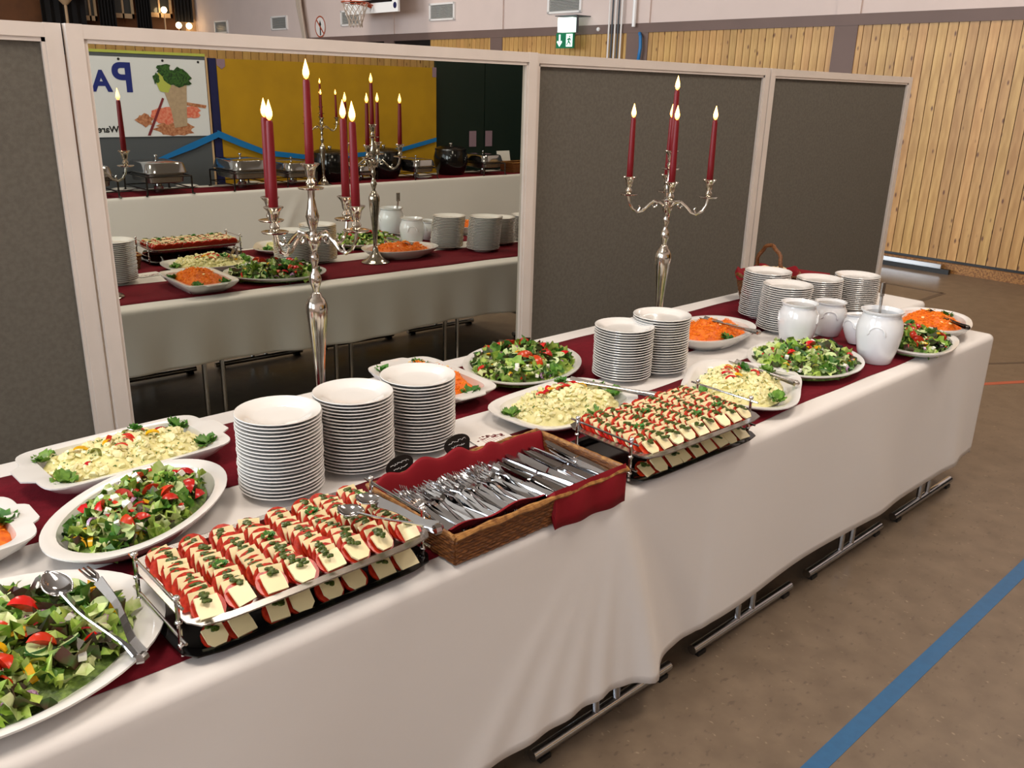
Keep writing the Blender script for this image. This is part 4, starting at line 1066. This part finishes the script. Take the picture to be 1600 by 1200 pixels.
# ------------------------------------------------------------ candelabra
def candle_proto(h):
    t = thing('taper_candle', 'x', 'candle')
    x = MB(); x.lathe([(.011, 0), (.0125, .002), (.0122, h * .3), (.0095, h * .97), (.0082, h), (.003, h - .002)], 16); x.obj('wax_stick', 'wax', t)
    x = MB(); x.tube([(0, 0, h - .003), (.001, 0, h + .009)], .0009, 5); x.obj('wick', 'wick', t)
    x = MB(); x.lathe([(.0006, h + .001), (.0055, h + .005), (.0088, h + .014), (.0086, h + .022), (.0062, h + .032), (.0028, h + .044), (.0004, h + .053)], 12); x.obj('flame', 'flame', t)
    return t
def candelabrum_proto():
    t = thing('candelabrum', 'x', 'candelabrum')
    # heights above the tabletop
    x = MB(); x.lathe([(.082, 0), (.084, .004), (.078, .010), (.070, .012), (.055, .022), (.034, .045), (.020, .07), (.014, .09), (.017, .094), (.012, .098)], 32); x.obj('foot', 'silver', t)
    x = MB(); x.lathe([(.011, .095), (.0125, .12), (.017, .20), (.024, .28), (.030, .335), (.0325, .365), (.031, .385), (.024, .400), (.017, .407), (.016, .414), (.010, .420)], 28); x.obj('vase_stem', 'silver', t)
    x = MB(); x.lathe([(.009, .418), (.010, .43), (.014, .44), (.019, .458), (.0145, .474), (.009, .485), (.0085, .50), (.013, .512), (.0135, .525), (.009, .538), (.012, .548), (.018, .558), (.0215, .566), (.0215, .575), (.012, .585), (.0095, .60), (.016, .622), (.0195, .64), (.014, .662), (.0095, .69), (.0100, .716)], 24); x.obj('baluster', 'silver', t)
    def cup(r, a, z):
        T = Matrix.Translation((r * cos(a), r * sin(a), z))
        x = MB(); x.lathe([(.006, 0), (.034, .004), (.037, .008), (.034, .009), (.012, .007)], 24, None, T); x.obj('drip_pan', 'silver', t)
        x = MB(); x.lathe([(.007, .007), (.012, .014), (.014, .022), (.008, .032), (.012, .038), (.014, .052), (.017, .062), (.027, .073), (.025, .075), (.013, .066), (.012, .06)], 20, None, T); x.obj('candle_cup', 'silver', t)
    cup(0, 0, .712)
    for k in range(4):
        a = k * pi / 2
        pts = [(.012, .570), (.030, .588), (.052, .592), (.074, .574), (.094, .553), (.115, .546), (.136, .558), (.150, .582), (.155, .610)]
        fine = []
        for i in range(len(pts) - 1):
            for s_ in (0, .5): fine.append((pts[i][0] + (pts[i + 1][0] - pts[i][0]) * s_, pts[i][1] + (pts[i + 1][1] - pts[i][1]) * s_))
        fine.append(pts[-1])
        x = MB(); x.tube([(r * cos(a), r * sin(a), z) for r, z in fine], .0052, 8)
        sc = [(.052, .592), (.060, .580), (.052, .568), (.042, .571), (.040, .580), (.046, .584)]
        x.tube([(r * cos(a), r * sin(a), z) for r, z in sc], .0036, 6); x.tube([((.115 + .0) * cos(a), .115 * sin(a), .546), (.105 * cos(a), .105 * sin(a), .565), (.112 * cos(a), .112 * sin(a), .572)], .003, 6)
        x.obj('arm', 'silver', t)
        cup(.155, a, .608)
    return t
CAND = candle_proto(.235); CL = candelabrum_proto()
first = True
def place_candelabrum(x_, y_, z, rz, lab, short, key):
    global first
    t = CL if first else copy_tree(CL)
    t.location = (x_, y_, z); t.rotation_euler = (0, 0, rz); tag(t, lab, 'candelabrum', 'silver five armed candelabra')
    names = ['centre candle, tallest'] + key
    for k in range(5):
        c = CAND if (first and k == 0) else copy_tree(CAND)
        if k == 0: c.location = (x_, y_, z + .772)
        else: a = rz + (k - 1) * pi / 2; c.location = (x_ + .155 * cos(a), y_ + .155 * sin(a), z + .668)
        c.rotation_euler = (U(-.012, .012), U(-.012, .012), U(0, 6)); tag(c, 'lit dark red taper candle, ' + names[k] + ' of the ' + short, 'candle', 'lit red candles')
    first = False
va = math.atan2(2.3, 1.32); vb = math.atan2(2.185, 2.865)
place_candelabrum(.033, .91, TZ, va + pi / 4 + .08, 'silver candelabrum nearest the camera, before the mirror', 'near candelabrum', ['back right arm', 'back left arm', 'front left arm', 'front right arm'])
place_candelabrum(1.568, .832, TZ, vb + .06, 'silver candelabrum before the grey partition, right of the mirror', 'far candelabrum', ['back arm', 'left arm', 'front arm', 'right arm'])

# ------------------------------------------------------------ the hot buffet behind the camera (seen in the mirror)
BEFORE = set(C.objects)
folding = 'folding tables carrying the hot buffet'
for k in range(5):
    folding_table(1.0 + 1.45 * k, -3.52, -2.9, 1.3, .722, ['hot buffet folding table at its left end in the mirror', 'hot buffet folding table under the second chafing dish', 'hot buffet folding table under the reflected candelabrum', 'hot buffet folding table under the black kettles', 'hot buffet folding table at its right end in the mirror'][k], folding)
cloth('tablecloth', .3, 7.5, -3.53, -2.894, .728, lambda a: .08, lambda a: .06, .08, lambda a, b, c: (.008 * b * (1 + sin(a * 5)) + .03 * b * g(a, 3.3 - .35 * b, .06), 0), 'white tablecloth of the hot buffet, seen in the mirror')
runner(.35, 7.45, -3.34, -2.93, .7305, 'wine red runner on the hot buffet seen in the mirror', .003)
HZ = .733
def chafer_proto():
    t = thing('chafing_dish', 'x', 'chafing dish')
    x = MB(); L_, W_ = .28, .19
    for sx in (-1, 1):
        for sy in (-1, 1): x.tube([(sx * L_, sy * W_, 0), (sx * L_, sy * W_, .15)], .008, 6); x.tube([(sx * L_, sy * W_, .01), (sx * L_ * 1.05, sy * W_ * 1.08, 0)], .008, 6)
    for sy in (-1, 1): x.tube([(-L_, sy * W_, .15), (L_, sy * W_, .15)], .007, 6); x.tube([(-L_, sy * W_, .05), (L_, sy * W_, .05)], .005, 6)
    for sx in (-1, 1): x.tube([(sx * L_, -W_, .15), (sx * L_, W_, .15)], .007, 6); x.tube([(sx * L_, -W_, .05), (sx * L_, W_, .05)], .005, 6)
    x.obj('stand', 'darksteel', t)
    def rr(name, m, rings, zs):
        P = sup(6, 40); b = MB(); vs = []; fs = []; N = 40
        for (a, c), z in zip(rings, zs):
            for px, py in P: vs.append((px * a, py * c, z))
        for i in range(len(rings) - 1):
            for k in range(N): fs.append((i * N + k, i * N + (k + 1) % N, (i + 1) * N + (k + 1) % N, (i + 1) * N + k))
        fs.append(tuple(range(N))[::-1]); fs.append(tuple((len(rings) - 1) * N + k for k in range(N)))
        b.add(vs, fs); return b.obj(name, m, t)
    rr('water_pan', 'brush', [(.22, .13), (.25, .155), (.26, .165), (.285, .195), (.285, .195)], [.09, .10, .17, .175, .182])
    l = rr('lid', 'steel', [(.275, .185), (.272, .182), (.255, .172), (.245, .163), (.215, .14), (.1, .06)], [.182, .192, .240, .256, .264, .268])
    x = MB(); x.lathe([(.008, .27), (.007, .29), (.016, .298), (.017, .306), (.006, .312)], 14); x.obj('knob', 'chrome', l)
    x = MB(); x.lathe([(.04, .0), (.042, .05), (.03, .055), (.028, .07), (.04, .072)], 16, None, Matrix.Translation((.0, 0, 0))); x.obj('burner', 'steel', t)
    return t
CH = chafer_proto()
for i, (xx, yy, rz, sc, lab) in enumerate([(1.30, -3.16, 90, 1.05, 'chafing dish cut by the mirror frame at the left'), (1.96, -3.17, 90, 1.1, 'steel chafing dish under the reflected food banner'), (2.80, -3.17, 90, 1.08, 'steel chafing dish at the left edge of the yellow mat'), (3.36, -3.17, 90, .9, 'steel chafing dish behind the near candle in the mirror'), (4.27, -3.25, 90, .6, 'steel chafing dish between the two kettles, half hidden by candles'), (4.93, -3.12, 90, .82, 'bright steel chafing dish at the right edge of the yellow mat'), (5.98, -3.15, 90, .9, 'steel chafing dish before the dark green doors')]):
    t = CH if i == 0 else copy_tree(CH)
    t.location = (xx, yy, HZ); t.rotation_euler = (0, 0, radians(rz)); t.scale = (sc * .9, sc, sc); tag(t, lab, 'chafing dish', 'chafing dishes seen in the mirror')
def kettle_proto():
    t = thing('soup_kettle', 'x', 'kettle')
    x = MB(); x.lathe([(.12, 0), (.14, .01), (.165, .05), (.185, .13), (.185, .19), (.17, .24), (.165, .26)], 28); x.obj('body', 'blacktray', t)
    x = MB(); x.lathe([(.172, .258), (.17, .272), (.12, .295), (.03, .305)], 28); l = x.obj('lid', 'darksteel', t)
    x = MB(); x.lathe([(.01, .303), (.02, .32), (.018, .33), (.005, .335)], 12); x.obj('knob', 'chrome', l)
    return t
KT = kettle_proto()
for i, (xx, lab) in enumerate([(3.88, 'black round soup kettle right of the near candelabrum in the mirror'), (4.58, 'black round soup kettle behind the far candelabrum arm in the mirror'), (5.56, 'black round soup kettle at the mat edge before the green doors')]):
    t = KT if i == 0 else copy_tree(KT); t.location = (xx, -3.26, HZ); t.scale = (1.12,) * 3; tag(t, lab, 'kettle', 'soup kettles seen in the mirror')
place_candelabrum(3.63, -2.985, HZ, .5, 'silver candelabrum on the hot buffet, seen small in the mirror', 'hot buffet candelabrum', ['first arm', 'second arm', 'third arm', 'fourth arm'])
# white plates lying under the chafing dishes' lids
random.seed(9)
for i, xx in enumerate((1.72, 2.33, 3.0, 4.98)):
    tag(link('plate', PL, None, (xx, -3.40 if i < 3 else -3.05, HZ), (0, 0, 0)), ['white plate left of the banner chafing dish in the mirror', 'white plate between the second and third chafing dish in the mirror', 'white plate at the left of the yellow mat in the mirror', 'white plate right of the bright chafing dish in the mirror'][i], 'plate', 'plates on the hot buffet')
t = thing('wicker_basket', 'brown wicker basket on the hot buffet at the mirror right edge', 'basket', (6.55, -3.15, 0))
wicker_box(t, -.16, .16, -.12, .12, HZ, .12, .01, 10, .007)
x = MB(); x.box((-.11, -.002, 0), (.11, .002, .19)); o = x.obj('paper_sign', 'paper', None, (6.5, -3.32, HZ + .06), (radians(12), 0, 0), smooth=False); tag(o, 'white paper sheet standing behind the hot buffet basket', 'sign')

# banners and partitions behind it
YQ = -3.80
def back_panel(x0, x1, z1, m, name, label, cat, z0=.05):
    t = thing(name, label, cat, (x0, YQ, 0)); w = x1 - x0
    x = MB(); x.box((0, -.05, z0), (w, 0, z1)); x.obj('board', m, t, smooth=False)
    return t, w
t, w = back_panel(.4, 2.80, 1.97, 'grey', 'partition_board', 'dark grey partition board carrying the food banner in the mirror', 'partition')
x = MB(); x.box((0, -.055, 1.97), (w, .005, 1.995)); x.obj('top_edge', 'print_y', t, smooth=False)
x = MB(); x.box((w, -.05, .05), (w + .02, .002, 1.97)); x.obj('edge_strip', 'cream', t, smooth=False)
t, w = back_panel(2.92, 5.76, 1.96, 'yellow', 'gym_mat', 'large yellow mat standing upright behind the hot buffet', 'mat')
x = MB(); x.box((-.085, -.05, .05), (-.005, .0, 1.96)); x.obj('edge_band', 'navy', t, smooth=False)
x = MB(); x.box((w - .06, .0, 1.85), (w, .004, 1.965)); x.obj('corner_patch', 'pink', t, smooth=False)
x = MB(); x.poly([(0, 0), (.09, 0), (.09, -.07), (.05, -.1), (0, -.06)], 0, .004, None, Matrix(((1, 0, 0, .0), (0, 0, 1, 0), (0, 1, 0, 1.955), (0, 0, 0, 1)))); x.obj('corner_patch', 'pink', t, smooth=False)
# banner
bx, bz = 1.0, 1.19
t = thing('food_banner', 'white vinyl banner with a wrap picture and blue letters, seen mirrored', 'banner', (0, YQ + .012, 0))
x = MB(); x.box((.75, -.006, 1.20), (2.79, 0, 1.935)); x.obj('vinyl', 'banner', t, smooth=False)
for q in (1.0, 1.47, 1.94, 2.36, 2.72):
    x = MB(); x.lathe([(.012, 0), (.012, .003)], 12, None, Matrix.Translation((q, 0, 1.915)) @ Matrix.Rotation(-pi / 2, 4, 'X')); x.obj('eyelet', 'ink', t)
# text faces +y; read from the front it runs towards -x
def btext(txt, size, x_, z_, m, bold):
    me = text_mesh(txt, size, .0008, m, bold); me.transform(Matrix(((-1, 0, 0, x_), (0, 0, 1, .002), (0, 1, 0, z_), (0, 0, 0, 1)))); me.update()
    return link('lettering', me, t)
btext('P', .37, 2.06, 1.625, 'blueprint', .010)
btext('AR', .26, 1.845, 1.625, 'blueprint', .009)
btext('Warenc', .085, 1.87, 1.245, 'ink', .002)
def pr(name, m, pts, lift):
    x = MB(); x.poly(pts, 0, .0008, None, Matrix(((1, 0, 0, 0), (0, 0, 1, lift), (0, 1, 0, 0), (0, 0, 0, 1)))); x.obj(name, m, t, smooth=False)
rs = random.Random(1)
def blob(cx_, cz, rx, rz_, n=22, jag=.18): return [(cx_ + rx * cos(2 * pi * k / n) * (1 + jag * rs.uniform(-1, 1)), cz + rz_ * sin(2 * pi * k / n) * (1 + jag * rs.uniform(-1, 1))) for k in range(n)]
pr('printed_picture', 'print_o', blob(2.42, 1.27, .20, .07), .001)
pr('printed_picture', 'print_s', blob(2.33, 1.40, .14, .08), .002)
pr('printed_picture', 'print_s', blob(2.60, 1.43, .09, .06, 16, .3), .002)
pr('printed_picture', 'print_o', blob(2.13, 1.36, .09, .06, 16, .3), .0025)
pr('printed_picture', 'print_r', [(2.14, 1.21), (2.17, 1.21), (2.34, 1.56), (2.32, 1.57)], .003)
pr('printed_picture', 'print_o', [(2.55, 1.50), (2.76, 1.47), (2.77, 1.50), (2.56, 1.53)], .003)
pr('printed_picture', 'print_b', [(2.33, 1.68), (2.58, 1.70), (2.56, 1.45), (2.55, 1.30), (2.42, 1.28), (2.40, 1.45)], .0035)
pr('printed_picture', 'print_y', blob(2.35, 1.72, .07, .11, 18, .1), .0045)
pr('printed_picture', 'print_g', blob(2.50, 1.76, .13, .09, 24, .22), .005)
pr('printed_picture', 'print_g', blob(2.37, 1.83, .07, .06, 18, .3), .0055)
pr('printed_picture', 'print_g', blob(2.28, 1.75, .03, .05, 12, .3), .0055)
# ribbon
def ribbon(pts, label):
    b = MB(); vs = []; fs = []
    for (px, pz, wd) in pts: vs += [(px, YQ + .03, pz + wd / 2), (px, YQ + .03, pz - wd / 2), (px, YQ + .026, pz - wd / 2), (px, YQ + .026, pz + wd / 2)]
    for i in range(len(pts) - 1):
        a = i * 4; c = a + 4
        for q in range(4): fs.append((a + q, a + (q + 1) % 4, c + (q + 1) % 4, c + q))
    b.add(vs, fs); tag(b.obj('ribbon', 'ribbon', None, smooth=False), label, 'ribbon', 'blue ribbon garlands')
ribbon([(2.1, .93, .03), (2.35, 1.02, .05), (2.6, 1.11, .07), (2.86, 1.21, .06)], 'blue ribbon sagging across the grey board below the banner')
ribbon([(2.86, 1.22, .07), (3.1, 1.12, .07), (3.4, 1.01, .06), (3.9, .95, .05), (4.5, .95, .05), (5.2, 1.0, .05), (5.74, 1.11, .05)], 'blue ribbon sagging across the yellow mat')
# dark green doors
d = face_box((5.82, YQ - .12, 0), (6.62, YQ - .08, 2.05), 'door_1', 'greendoor')
d2 = face_box((6.635, YQ - .12, 0), (7.9, YQ - .08, 2.05), 'door_2', 'greendoor')
for (xx, lab) in ((6.42, 'left pinkish notice sheet on the dark green door'), (6.62, 'right pinkish notice sheet on the dark green door')):
    x = MB(); x.box((-.06, -.002, -.1), (.06, .002, .1)); tag(x.obj('notice_sheet', 'pink', None, (xx + (.08 if xx > 6.5 else 0), YQ - .07, 1.10), smooth=False), lab, 'notice', 'notices on the green doors')

# the hot buffet does not stand quite parallel to the salad buffet: turn the whole group about the mirror
def refl2(P, al, y0): n = Vector((sin(al), cos(al), 0)); c = Vector((.8, y0, 0)); return P - 2 * ((P - c).dot(n)) * n
def turn(P): return refl2(refl2(P, 0, 1.964), MA, 1.937)
for o in list(C.objects):
    if o in BEFORE or o.parent: continue
    o.location = turn(Vector(o.location)); o.rotation_euler.z -= 2 * MA
